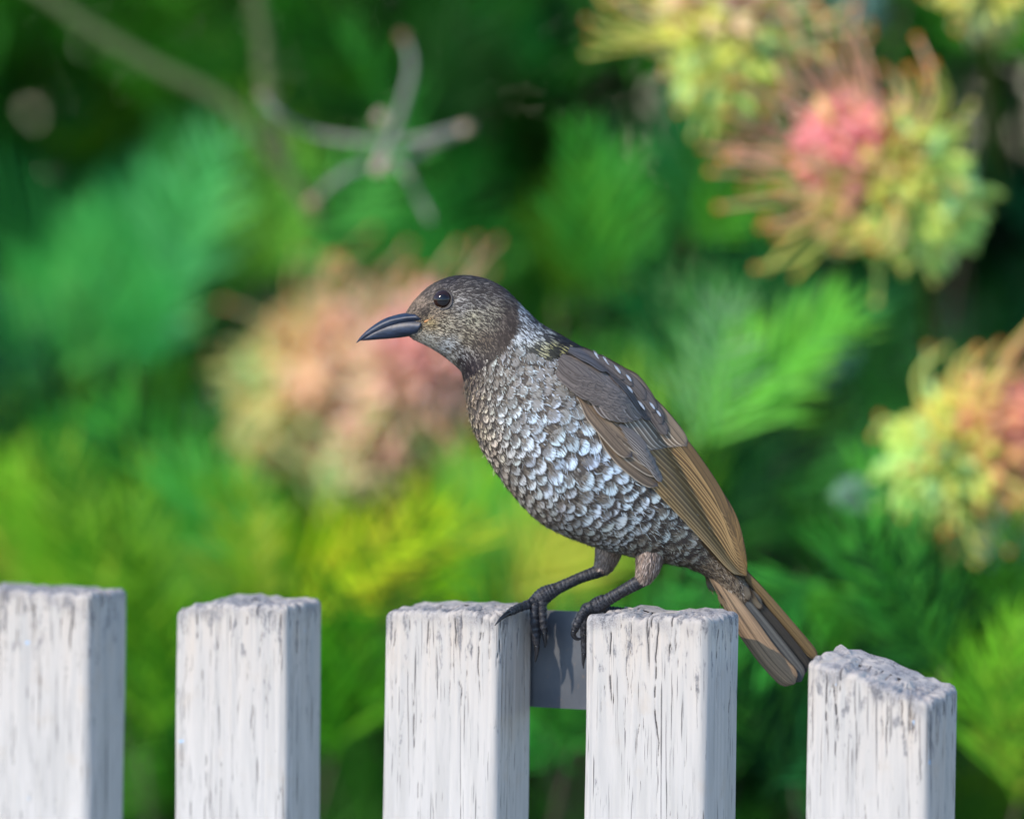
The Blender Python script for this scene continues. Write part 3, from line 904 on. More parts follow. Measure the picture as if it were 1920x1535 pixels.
# loose barbs lying over the scalloped feathers soften their outlines
NB = 11000
bi = RNG.integers(0, nF, NB)
bu = RNG.uniform(-0.9, 0.9, NB); bvv = RNG.uniform(0.45, 0.95, NB)
gx_ = (bu + 1) / 2 * (nu - 1); gy_ = bvv * (nv - 1)
i0 = np.clip(gx_.astype(int), 0, nu - 2); j0 = np.clip(gy_.astype(int), 0, nv - 2)
fx = (gx_ - i0)[:, None]; fy = (gy_ - j0)[:, None]
g00 = FV[bi, j0 * nu + i0]; g10 = FV[bi, j0 * nu + i0 + 1]; g01 = FV[bi, (j0 + 1) * nu + i0]; g11 = FV[bi, (j0 + 1) * nu + i0 + 1]
bp_ = g00 * (1 - fx) * (1 - fy) + g10 * fx * (1 - fy) + g01 * (1 - fx) * fy + g11 * fx * fy
bd = (g01 - g00); bd /= np.linalg.norm(bd, axis=1)[:, None] + 1e-9
bwv = (g10 - g00); bwv /= np.linalg.norm(bwv, axis=1)[:, None] + 1e-9
bd = bd + bwv * (bu * 0.55)[:, None]; bd /= np.linalg.norm(bd, axis=1)[:, None]
bn = fn[bi]
isw = RNG.random(NB) < 0.45
bcol = np.where(isw[:, None], spotc[bi] * 0.9, basec[bi] * 0.5)
ribbon('loose_barbs', bp_, bd, np.cross(bn, bd), bn, fsz[bi] * 0.45, np.full(NB, 0.95), bcol, body, (0.25, 1.0), 0.15)

ui = RNG.integers(0, NB, 2500)
ribbon('stray_barbs', bp_[ui], bd[ui], np.cross(bn[ui], bd[ui]), bn[ui], fsz[bi[ui]] * 0.6, np.full(2500, 0.8), np.clip(basec[bi[ui]] * 0.9, 0, 1), body, (0.6, 4.2), 0.3)

# ---- bill
def bill(name, top_pts, bot_pts, halfw, flip=False, gape=None):
    n = 40
    T_ = catmull(top_pts, n); B_ = catmull(bot_pts, n); W_ = catmull([[q] for q in halfw], n)[:, 0]
    a = np.linspace(0, 2 * math.pi, 29)[:-1]
    c = np.cos(a); s_ = np.sin(a)
    M = (T_ + B_) / 2; A = (T_ - B_) / 2
    # ridge on the outer side, flat on the cutting edge
    prof = np.where(c < 0, np.sign(s_) * np.abs(s_) ** 0.55, np.sign(s_) * np.abs(s_) ** 1.15) if not flip else np.where(c > 0, np.sign(s_) * np.abs(s_) ** 0.55, np.sign(s_) * np.abs(s_) ** 1.1)
    V = np.zeros((n, 28, 3))
    V[:, :, :2] = M[:, None] + A[:, None] * c[None, :, None]
    V[:, :, 2] = W_[:, None] * prof[None]
    F = [list(f) for f in grid_faces(n, 28, True)] + [list(range(28))[::-1], [(n - 1) * 28 + k for k in range(28)]]
    gp = np.zeros((n, 28))
    if gape is not None: gp[:3] = gape
    return part(name, bw(V.reshape(-1, 3)), F, M_BEAK, bird, attrs={'gape': gp.ravel()})


bill('upper_mandible', [(775, 585), (752, 588), (722, 597), (696, 613), (678, 629), (668, 642)],
     [(797, 603), (765, 605), (735, 612), (705, 624), (685, 633), (669, 643)], [36, 27, 16.5, 11, 6.5, 1.0])
lm = bill('lower_mandible', [(797, 594), (765, 596), (735, 604), (705, 618), (688, 629), (675, 637)],
          [(780, 628), (757, 632), (728, 635), (703, 637), (688, 638), (675, 638.5)], [35, 26.3, 16.1, 10.7, 6.2, 0.95], True)
um = [o for o in bird.children if o.name.startswith('upper_mandible')][0]
for sd in (1, -1):
    path = catmull([(766, 594, 20.5 * sd), (755, 595.5, 18 * sd), (742, 599, 14.2 * sd)], 10)
    V, F = tube(bw(path), np.sin(np.linspace(0.15, math.pi - 0.15, 10)) * 1.9 * S, 8)
    part('nostril', V, F, M_CLAW, um)
# orange skin at the corner of the mouth
for sd in (1, -1):
    V, F = tube(bw(catmull([(796, 603, 36 * sd), (804, 599, 38 * sd), (814, 592, 43 * sd)], 10)), np.array([1.2, 2.2, 2.6, 2.6, 2.4, 2.2, 2, 1.8, 1.5, .8]) * S, 8)
    part('gape_skin', V, F, simple('orange gape skin', (0.42, 0.19, 0.06), 0.5), bird)

# ---- eyes
def uv_sphere(c, r, n=28, mlat=18, scale=(1, 1, 1)):
    V = []; F = []
    for i in range(mlat + 1):
        ph = math.pi * i / mlat
        for j in range(n):
            a = 2 * math.pi * j / n
            V.append((c[0] + r * scale[0] * math.sin(ph) * math.cos(a), c[1] + r * scale[1] * math.cos(ph), c[2] + r * scale[2] * math.sin(ph) * math.sin(a)))
    F = [list(f) for f in grid_faces(mlat + 1, n, True)]
    return np.array(V), F


t = NT('dark eye')
uvz = t.attr('iris')
M_EYE = t.set(Base_Color=t.mix(uvz, (0.006, 0.006, 0.008), (0.022, 0.009, 0.006)), Roughness=0.03)
t.b.inputs['Coat Weight'].default_value = 0.8; t.b.inputs['Coat IOR'].default_value = 1.5; t.b.inputs['Coat Roughness'].default_value = 0.08
t.b.inputs['Specular IOR Level'].default_value = 0.0
M_RING = simple('eye rim skin', (0.02, 0.02, 0.026), 0.45)
for sd in (1, -1):
    d0 = abs(front_d(831, 561, 50.0))
    ec = np.array([831, 561, sd * (d0 - 7.0)])
    c_w = bw(ec)
    V, F = uv_sphere(c_w, 18.2 * S)
    rr = np.hypot(V[:, 0] - c_w[0], V[:, 2] - c_w[2]) / (18.2 * S)
    e = part('eye', V, F, M_EYE, bird, attrs={'iris': sstep(0.55, 0.68, rr)})
    a = np.linspace(0, 2 * math.pi, 41)
    ring = np.stack([831 + 18.0 * np.cos(a), 561 + 17.6 * np.sin(a), np.array([sd * (abs(front_d(831 + 19 * math.cos(q), 561 + 19 * math.sin(q), 45)) + 0.6) for q in a])], 1)
    V, F = tube(bw(ring), np.full(41, 1.5) * S, 8)
    part('eyelid', V, F, M_RING, e)
    # short pale-tan feathers radiating round the eye
    k = 900
    q = RNG.uniform(0, 2 * math.pi, k); r0 = RNG.uniform(19.5, 23, k)
    x = 831 + r0 * np.cos(q); y = 561 + r0 * np.sin(q)
    dd = np.array([abs(front_d(a_, b_, 45)) for a_, b_ in zip(x, y)]) + 0.5
    p0 = np.stack([x, y, sd * dd], 1)
    tl = np.stack([-np.sin(q) * np.sign(np.cos(q - 2.6)) * 0 + 0.75 * np.cos(q) + 0.45, 0.75 * np.sin(q) + 0.12, -0.25 * sd * np.ones(k)], 1)
    tl /= np.linalg.norm(tl, axis=1)[:, None]
    nn = np.tile(np.array([[0, 0, float(sd)]]), (k, 1))
    hc_ = idw(HEADC, x, y)
    col = np.where((RNG.random(k) < 0.45)[:, None], hc_[:, 3:6] * 0.9, hc_[:, 0:3]) * (0.7 + 0.5 * RNG.random((k, 1)))
    ribbon('eye_ring_plumage', p0, tl, np.cross(nn, tl), nn, np.full(k, 7.0), np.full(k, 1.5), col, body, (0.2, 1.4), 0.2)

# ---- wings: a smooth surface fitted to the flank carries overlapping feathers
Wwing = np.maximum(Wc, np.interp(sg, [0, 0.55, 0.75, 0.9, 1.0], [0, 120, 84, 44, 26]))
def wing_d(x, y):
    x = np.asarray(x, float); shp = x.shape; x = x.ravel(); y = np.asarray(y, float).ravel()
    M = (Tc + Bc) / 2; A = (Tc - Bc) / 2; la = np.linalg.norm(A, axis=1); ad = A / la[:, None]
    rx = x[:, None] - M[None, :, 0]; ry = y[:, None] - M[None, :, 1]
    c = (rx * ad[None, :, 0] + ry * ad[None, :, 1]) / la[None]
    off = np.abs(-rx * ad[None, :, 1] + ry * ad[None, :, 0]) + 400 * (np.abs(c) > 1.7)
    off[:, :70] += 1000
    w = 1.0 / (off + 1.5) ** 4
    cc = (w * c).sum(1) / w.sum(1); Ws = (w * Wwing[None]).sum(1) / w.sum(1)
    q = np.clip(1 - np.clip(cc, -1, 1) ** 2, 0, 1)
    return (Ws * np.maximum(q, 0.03) ** 0.46).reshape(shp)

WINGS = []
for sd in (1, -1):
    w0 = bpy.data.objects.new('wing', None); COL.objects.link(w0); w0.parent = bird; w0.empty_display_size = 0.02
    WINGS.append((sd, w0))


def quill(name, ctrl, width, layer, basec_, edgec_, pale=1.0, tip=0.0, camber=2.0, taper=(0.35, 0.75), n=22, mcross=9, mat=M_QUILL, tippow=0.5, attr_extra=None, follow=1.0, sides=(1, -1)):
    """one wing feather along a centre line of photograph points; laid on the wing surface"""
    c = catmull(ctrl, n)[:, :2]
    tg = np.gradient(c, axis=0); tg /= np.linalg.norm(tg, axis=1)[:, None]
    nr = np.stack([-tg[:, 1], tg[:, 0]], 1)      # +u side = lower-left of the feather as seen on the near side
    v = np.linspace(0, 1, n)
    hw = width * 0.5 * (taper[0] + (1 - taper[0]) * sstep(0, 0.35, v)) * np.clip(1 - np.clip((v - taper[1]) / (1 - taper[1]), 0, 1) ** 2.2, 0.0, 1) ** tippow
    hw[-1] = width * 0.03
    u = np.linspace(-1, 1, mcross)
    XY = c[:, None] + nr[:, None] * (u[None, :] * hw[:, None])[..., None]
    d_ = wing_d(c[:, 0], c[:, 1])[:, None] * (1 - follow) + wing_d(XY[..., 0], XY[..., 1]) * follow
    d_ = d_ + layer + 5.0 - 0.45 * camber * (u[None, :] ** 2) + 2.0 * u[None, :] - 1.5 * (1 - v[:, None])
    UV = np.stack(np.meshgrid(u, v), -1).reshape(-1, 2)
    r_ = random.random()
    k = n * mcross
    at = {'basec': np.tile(np.array([basec_]), (k, 1)), 'edgec': np.tile(np.array([edgec_]), (k, 1)), 'rnd': np.full(k, r_), 'pale': np.full(k, pale), 'tip': np.full(k, tip)}
    if attr_extra: at.update({a: (np.full(k, b) if np.ndim(b) == 0 else np.tile(np.array([b]), (k, 1))) for a, b in attr_extra.items()})
    for sd, w0 in WINGS:
        if sd not in sides: continue
        V = np.concatenate([XY, (sd * d_)[..., None]], -1).reshape(-1, 3)
        F = grid_faces(n, mcross)
        if sd < 0: F = F[:, ::-1]
        part(name, bw(V), F, mat, w0, uv=UV, attrs=at)


def lerp(a, b, t_): return tuple(np.array(a) + (np.array(b) - np.array(a)) * t_)


# flight feathers, from the lowest primary up to the tertials on the back
nfl = 16
for k in range(nfl):
    f = k / (nfl - 1)
    base = lerp((1108, 775), (1215, 748), f)
    tipp = catmull([(1392, 1078), (1400, 1078), (1398, 1062), (1391, 1040), (1380, 1008), (1364, 968)], nfl)[k]
    midl = catmull([(1238, 908), (1262, 908), (1284, 898), (1300, 884), (1306, 872), (1298, 852)], nfl)[k]
    mid2 = catmull([(1330, 1006), (1345, 1004), (1356, 988), (1362, 968), (1358, 948), (1342, 918)], nfl)[k]
    col = lerp((0.27, 0.16, 0.058), (0.125, 0.08, 0.036), f)  # lower feathers coloured lighter to offset the shade they lie in
    col = tuple(np.array(col) * random.uniform(0.85, 1.15))
    quill('flight_feather', [base, lerp(base, midl, 0.55), midl, mid2, tipp], 27 if f < 0.8 else 20, 0 + 10.0 * f, col, (0.34, 0.225, 0.10), 0.9, 0.0, 1.6, (0.5, 0.86), n=30)
# dark edge of the folded primaries under the wing
quill('flight_feather', [(1120, 800), (1180, 875), (1250, 935), (1330, 1015), (1398, 1085)], 26, -7, (0.05, 0.034, 0.018), (0.08, 0.05, 0.025), 0.3, 0, 1.2, (0.4, 0.85), n=30)

# greater coverts
GC = [((1085, 735), (1128, 790), (1182, 850)), ((1095, 728), (1150, 790), (1216, 846)), ((1108, 745), (1165, 815), (1228, 866)), ((1118, 765), (1175, 838), (1238, 884)), ((1112, 776), (1165, 850), (1232, 905))]
for k, q in enumerate(GC[::-1]):
    quill('covert_feather', q, 34, 2.5 + 1.6 * k, tuple(np.array((0.185, 0.132, 0.088)) * random.uniform(0.85, 1.15)), (0.36, 0.29, 0.21), 0.8, 0.75, 2.4, (0.4, 0.8))
for k in range(8):
    f = k / 7
    q = (lerp((1120, 715), (1190, 728), f), lerp((1172, 772), (1240, 776), f), lerp((1222, 840), (1287, 834), f))
    quill('covert_feather', q, 25, 7.5 + 3.0 * f, tuple(np.array((0.185, 0.142, 0.10)) * random.uniform(0.85, 1.15)), (0.46, 0.39, 0.30), 0.9, 0.5, 2.2, (0.4, 0.8))
# curled primary coverts stacked at the bend
for k in range(6):
    q = ((1160 + 5 * k, 790 + 10 * k), (1190 + 6 * k, 815 + 11 * k), (1211 + 5.5 * k, 838 + 12 * k))
    quill('covert_feather', q, 15, 12 - 1.0 * k, (0.18, 0.15, 0.13), (0.42, 0.37, 0.32), 0.9, 0.7, 2.4, (0.4, 0.7))
# median coverts, greyer
for k in range(9):
    f = k / 8
    q = (lerp((1068, 690), (1160, 692), f), lerp((1110, 725), (1196, 728), f), lerp((1142, 778 + 16 * math.sin(f * 3)), (1228, 778), f))
    quill('covert_feather', q, 34, 13 + 1.2 * (k % 2) + 2 * f, tuple(np.array((0.14, 0.114, 0.094)) * random.uniform(0.85, 1.15)), (0.32, 0.28, 0.25), 0.5, 0.2, 3.0, (0.5, 0.72))
# smooth lesser coverts over the shoulder
rows = []
for r_ in range(9):
    for c_ in range(8):
        a = r_ / 8; b = (c_ + 0.5 * (r_ % 2)) / 7.5
        lo_ = lerp((1066, 708), (1152, 760), a); up_ = lerp((1072, 676), (1184, 732), a); x, y = lerp(lo_, up_, b)
        rows.append((r_, x + random.uniform(-2, 2), y + random.uniform(-2, 2)))
for r_, x, y in sorted(rows, key=lambda q: -q[0]):
    tone = np.array((0.14, 0.116, 0.10)) * random.uniform(0.88, 1.12) * (1 + 0.12 * (x > 1110))
    quill('covert_feather', [(x - 22, y - 14), (x, y), (x + 22, y + 19)], 27, 18.5 - 0.45 * r_, tuple(tone), tuple(tone * 1.1), 0.4, 0.0, 3.0, (0.55, 0.62), n=10, mcross=7)
# scapulars: dark with narrow white drops along the back
SC = [((1066, 652), (1106, 668), (1140, 692)), ((1098, 664), (1140, 684), (1170, 708)), ((1124, 676), (1160, 696), (1186, 720)), ((1140, 690), (1168, 712), (1184, 734)), ((1150, 684), (1188, 718), (1210, 746)),
      ((1165, 708), (1190, 738), (1206, 764)), ((1175, 705), (1210, 742), (1229, 770)), ((1185, 730), (1206, 760), (1218, 786)), ((1195, 725), (1226, 764), (1241, 792)),
      ((1205, 748), (1232, 786), (1250, 812))]
for k, q in enumerate(SC[::-1]):
    quill('scapular_feather', q, 21, 17 + 0.7 * k, (0.10, 0.088, 0.084), (0.18, 0.16, 0.15), 0.3, 0.5, 3.0, (0.5, 0.7), n=14, mcross=7)
for (x, y, l) in [(1118, 664, 9), (1136, 674, 11), (1157, 690, 11), (1178, 706, 9), (1180, 727, 10), (1202, 757, 12), (1222, 758, 9), (1234, 772, 8)]:
    quill('white_drop', [(x - l * .6, y - l * .7), (x, y), (x + l * .55, y + l * .75)], 4.2, 24 if x > 1140 else 21, (0.50, 0.53, 0.56), (0.3, 0.3, 0.3), 0.3, 0.0, 1.0, (0.2, 0.6), n=8, mcross=5)

# ---- tail
tail = bpy.data.objects.new('tail', None); COL.objects.link(tail); tail.parent = bird


def tail_feather(ctrl, width, d0, d1, roll, col, edge, pale=0.5, tip=0.2):
    n, mcross = 26, 9
    c = catmull(ctrl, n); tg = np.gradient(c, axis=0); tg /= np.linalg.norm(tg, axis=1)[:, None]
    nr = np.stack([-tg[:, 1], tg[:, 0]], 1)
    v = np.linspace(0, 1, n); u = np.linspace(-1, 1, mcross)
    hw = width * 0.5 * (0.55 + 0.45 * sstep(0, 0.5, v)) * np.sqrt(np.clip(1 - np.clip((v - 0.87) / 0.13, 0, 1) ** 2.4, 0, 1))
    hw[-1] = width * 0.05
    XY = c[:, None] + nr[:, None] * (u[None] * hw[:, None] * math.cos(roll))[..., None]
    d_ = d0 + (d1 - d0) * v[:, None] + u[None] * hw[:, None] * math.sin(roll) - 2.0 * u[None] ** 2
    k = n * mcross
    V = np.concatenate([XY, d_[..., None]], -1).reshape(-1, 3)
    part('tail_feather', bw(V), grid_faces(n, mcross), M_QUILL, tail, uv=np.stack(np.meshgrid(u, v), -1).reshape(-1, 2),
         attrs={'basec': np.tile(np.array([col]), (k, 1)), 'edgec': np.tile(np.array([edge]), (k, 1)), 'rnd': np.full(k, random.random()), 'pale': np.full(k, pale), 'tip': np.full(k, tip)})


tan = (0.27, 0.185, 0.115); grey_ = (0.085, 0.085, 0.08); dk = (0.035, 0.03, 0.024); br = (0.15, 0.105, 0.052)
tail_feather([(1335, 1070), (1385, 1150), (1440, 1228), (1490, 1281)], 44, 18, 22, -0.12, tan, (0.12, 0.085, 0.05), 0.8, 0.3)
tail_feather([(1345, 1065), (1402, 1148), (1460, 1222), (1503, 1277)], 42, 11, 13, -0.12, grey_, (0.14, 0.12, 0.09), 0.7, 0.3)
tail_feather([(1352, 1060), (1415, 1140), (1474, 1212), (1512, 1262)], 40, 4, 3, -0.12, dk, (0.06, 0.05, 0.04), 0.5, 0.3)
tail_feather([(1360, 1050), (1430, 1136), (1486, 1204), (1522, 1250)], 40, -3, -6, -0.12, dk, (0.05, 0.04, 0.03), 0.4, 0.3)
tail_feather([(1365, 1040), (1420, 1104), (1482, 1176), (1533, 1236)], 25, 6, 4, -0.5, br, (0.24, 0.18, 0.10), 0.7, 0.2)
tail_feather([(1362, 1036), (1416, 1098), (1478, 1172), (1530, 1232)], 30, -4, -10, -0.8, br, (0.2, 0.15, 0.08), 0.6, 0.2)
for k in range(5):
    tail_feather([(1360 - 4 * k, 1044 + 5 * k), (1418 - 4 * k, 1118 + 6 * k), (1474 - 5 * k, 1192 + 6 * k), (1524 - 7 * k, 1246 + 7 * k)], 40, -8 - 3 * k, -14 - 4 * k, 0.1, br, (0.2, 0.15, 0.08), 0.5, 0.2)

# ---- undertail coverts: broad soft feathers with dark chevron edges
def undertail(x, y, width, length, d0, d1, sp, bs):
    n, mcross = 12, 9
    ax = np.array([0.66, 0.75]); nr = np.array([-0.75, 0.66])
    v = np.linspace(0, 1, n); u = np.linspace(-1, 1, mcross); U_, V_ = np.meshgrid(u, v)
    hw = width * 0.5 * (0.6 + 0.4 * sstep(0, 0.5, V_))
    al = length * (V_ - 0.42 * U_ ** 2 * V_ ** 2)
    XY = np.array([x, y]) + al[..., None] * ax + (U_ * hw)[..., None] * nr
    d_ = d0 + (d1 - d0) * V_ - 5.0 * U_ ** 2
    k = n * mcross; rep = lambda c: np.tile(np.array([c]), (k, 1))
    part('undertail_feather', bw(np.concatenate([XY, d_[..., None]], -1).reshape(-1, 3)), grid_faces(n, mcross), M_SCALLOP, tail, uv=np.stack([U_, V_], -1).reshape(-1, 2),
         attrs={'spotc': rep(sp), 'basec': rep(bs), 'edgec': rep((0.03, 0.02, 0.013)), 'rnd': np.full(k, random.random()), 'lo': np.full(k, 0.30), 'ew': np.full(k, 0.17)})


for k in range(6):
    f = k / 5
    sp = tuple(np.array((0.135, 0.108, 0.075)) * random.uniform(0.8, 1.15)); bs = (0.085, 0.062, 0.04)
    undertail(1283 + 22 * k, 1010 + 18 * k, 42 - 3 * k, 62, 37 - 5.0 * k, 40 - 5.6 * k - 3, sp, bs)

# ---- legs and feet
def leg_tube(name, pts, radii, parent, scute=0.0, pitch=7.0, n=70, seg=16, mat=None, amp=0.10):
    path = catmull(pts, n); r = catmull([[q] for q in radii], n)[:, 0]
    s_ = np.concatenate([[0], np.cumsum(np.linalg.norm(np.diff(path, axis=0), axis=1))])
    ring = np.zeros(n)
    if scute:
        ph = (s_ / pitch + 0.25 * vnoise(s_ / pitch, 3, 4)) % 1
        saw = ph ** 0.6 * (1 - sstep(0.86, 1.0, ph))
        r = r * (1 + amp * (saw - 0.5)); ring = (1 - sstep(0.0, 0.22, ph)) * scute
    V, F = tube(bw(path), r * S, seg)
    return part(name, V, F, mat or M_SKIN, parent, attrs={'ring': np.repeat(ring, seg)})


def claw(pts, r0, parent):
    n = 16
    V, F = tube(bw(catmull(pts, n)), np.linspace(1, 0.08, n) ** 0.8 * r0 * S, 10)
    part('claw', V, F, M_CLAW, parent)


def toe(parent, pts, r, cl):
    """knuckled toe and its claw"""
    n = 60
    path = catmull(pts, n)
    s_ = np.concatenate([[0], np.cumsum(np.linalg.norm(np.diff(path, axis=0), axis=1))]); tot = s_[-1]
    kn = 0.16 * np.cos(s_ / tot * 2 * math.pi * 3) ** 2
    sc_ = (s_ / 5.0) % 1
    rr = r * (1.0 - 0.28 * s_ / tot) * (0.92 + kn + 0.06 * sc_)
    rr[:2] *= 0.8; rr[-3:] *= [0.97, 0.9, 0.7]
    V, F = tube(bw(path), rr * S, 14)
    o = part('toe', V, F, M_SKIN, parent, attrs={'ring': np.repeat((1 - sstep(0, 0.25, sc_)) * 0.55, 14)})
    claw([pts[-1]] + cl, r * 0.62, o)
    return o


def thigh(parent, pts, radii, cols):
    o = leg_tube('thigh', pts, radii, parent, mat=simple('thigh down', (0.20, 0.15, 0.12), 0.8), n=30, seg=20)
    k = 2600
    path = catmull(pts, 60); r = catmull([[q] for q in radii], 60)[:, 0]
    i = RNG.integers(0, 56, k); a = RNG.uniform(0, 2 * math.pi, k)
    tg = np.gradient(path, axis=0); tg /= np.linalg.norm(tg, axis=1)[:, None]
    ref = np.array([0, 0, 1.0]); u_ = np.cross(tg, ref); u_ /= np.linalg.norm(u_, axis=1)[:, None]; v_ = np.cross(tg, u_)
    nn = u_[i] * np.cos(a)[:, None] + v_[i] * np.sin(a)[:, None]
    p0 = path[i] + nn * r[i][:, None]
    dirn = tg[i]
    c0 = np.array(cols); col = c0[RNG.integers(0, len(c0), k)] * (0.75 + 0.5 * RNG.random((k, 1)))
    ribbon('thigh_plumage', p0, dirn, np.cross(nn, dirn), nn, np.full(k, 11.0), np.full(k, 1.6), col, o, (0.1, 1.4), 0.2)


LEG = []
tc = [(0.30, 0.215, 0.165), (0.20, 0.145, 0.115), (0.40, 0.32, 0.27), (0.12, 0.09, 0.075)]
# near leg stands on the fourth picket
leg = bpy.data.objects.new('leg', None); COL.objects.link(leg); leg.parent = bird
thigh(leg, [(1222, 1005, 18), (1219, 1035, 34), (1214, 1062, 40), (1206, 1084, 34)], [30, 27, 21, 12], tc)
leg_tube('shank', [(1214, 1074, 40), (1204, 1085, 34), (1168, 1106, 26), (1138, 1124, 20), (1118, 1136, 16)], [13, 13.5, 11.5, 12.0, 14], leg, 0.9, 8.5, 110)
fn_ = leg_tube('foot', [(1136, 1124, 20), (1120, 1134, 16), (1104, 1143, 13)], [13, 15.5, 11], leg, 0.5, 6.0, 30)
toe(leg, [(1116, 1134, 20), (1100, 1140, 22), (1090, 1153, 22), (1083, 1167, 20), (1077, 1181, 18)], 10.0, [(1075, 1189, 17), (1080, 1196, 17), (1087, 1197, 17), (1094, 1193, 17)])
toe(leg, [(1112, 1134, 8), (1098, 1141, -2), (1094, 1165, -12), (1096, 1200, -18), (1096, 1228, -20)], 8.5, [(1095, 1236, -20), (1094, 1246, -20), (1095, 1256, -19)])
toe(leg, [(1114, 1136, 10), (1103, 1142, 2), (1098, 1160, -6), (1098, 1190, -10)], 8.5, [(1097, 1200, -10), (1099, 1208, -9)])
toe(leg, [(1122, 1138, 16), (1142, 1143, 10), (1165, 1144, 4)], 8.0, [(1175, 1144, 2), (1184, 1146, 1), (1190, 1150, 0)])
# far leg stands on the corner of the third picket
leg2 = bpy.data.objects.new('leg', None); COL.objects.link(leg2); leg2.parent = bird
thigh(leg2, [(1150, 1000, -50), (1143, 1032, -50), (1138, 1052, -46), (1128, 1072, -42)], [30, 25, 20, 12], tc)
leg_tube('shank', [(1146, 1062, -46), (1128, 1072, -42), (1090, 1086, -42), (1055, 1102, -44), (1033, 1113, -46)], [12, 12.5, 10.5, 11, 13], leg2, 0.35, 9.0, 100)
leg_tube('foot', [(1044, 1107, -45), (1022, 1119, -46), (1004, 1134, -46)], [12, 16.5, 15], leg2, 0.5, 6.5, 40)
toe(leg2, [(1012, 1124, -42), (992, 1135, -34), (972, 1141, -10), (955, 1147, 25)], 9.5, [(946, 1152, 36), (937, 1159, 46), (928, 1169, 52)])
toe(leg2, [(1018, 1124, -40), (1017, 1140, -36), (1018, 1162, -34), (1021, 1190, -36)], 9.5, [(1022, 1200, -36), (1023, 1210, -38), (1022, 1218, -40)])
toe(leg2, [(1006, 1128, -40), (1002, 1146, -34), (1003, 1175, -34), (1007, 1214, -38)], 9.5, [(1007, 1226, -38), (1005, 1238, -40), (1004, 1246, -42)])
toe(leg2, [(1012, 1126, -56), (1004, 1140, -66), (1006, 1165, -70), (1010, 1195, -70)], 8.5, [(1010, 1207, -70), (1009, 1218, -69)])

# ------------------------------------------------------------------ background planting
def frond_mesh(seed, pairs=8, ang=0.75, lw=0.030, ln=0.42, droop=0.25):
    """one pinnate leaf of narrow lobes, unit length along +y; returns V, quads"""
    rs = np.random.default_rng(seed); V = []; F = []
    def strip(p0, d, side, length, width, curl):
        n0 = len(V)
        for k, (f, w) in enumerate(((0, 0.6), (0.45, 1.0), (0.8, 0.75), (1.0, 0.08))):
            c = p0 + d * length * f + np.array([0, 0, curl * f * f * length])
            V.append(c - side * width * w); V.append(c + side * width * w)
        for k in range(3): F.append([n0 + 2 * k, n0 + 2 * k + 1, n0 + 2 * k + 3, n0 + 2 * k + 2])
    for k in range(pairs):
        f = 0.12 + 0.8 * k / (pairs - 1)
        for sd in (-1, 1):
            a = ang * rs.uniform(0.8, 1.15) * (1.1 - 0.45 * f)
            d = np.array([sd * math.sin(a), math.cos(a), rs.uniform(0.0, 0.35)])
            side = np.array([math.cos(a), -sd * math.sin(a), rs.uniform(-0.5, 0.5)]); side /= np.linalg.norm(side)
            strip(np.array([0, f, -droop * f * f]), d, side, ln * rs.uniform(0.75, 1.1) * (1.15 - 0.55 * f), lw * rs.uniform(0.8, 1.2), rs.uniform(-0.3, 0.2))
    strip(np.array([0, 0.9, -droop * 0.81]), np.array([0, 1.0, 0.05]), np.array([1.0, 0, 0]), ln * 0.6, lw, -0.1)
    strip(np.array([0, 0.0, 0]), np.array([0, 1.0, -droop * 0.9]), np.array([1.0, 0, 0]), 0.95, lw * 0.35, 0.0)
    return np.array(V), np.array(F)


FRONDS_THIN = [frond_mesh(k, pairs=8 + k % 3, ang=0.5 + 0.12 * (k % 4), lw=0.0135, ln=0.55) for k in range(6)]
FRONDS_WIDE = [frond_mesh(k, pairs=7 + k % 3, ang=0.6 + 0.12 * (k % 4)) for k in range(6)]
FRONDS = FRONDS_WIDE
FNV = [len(f[0]) for f in FRONDS]

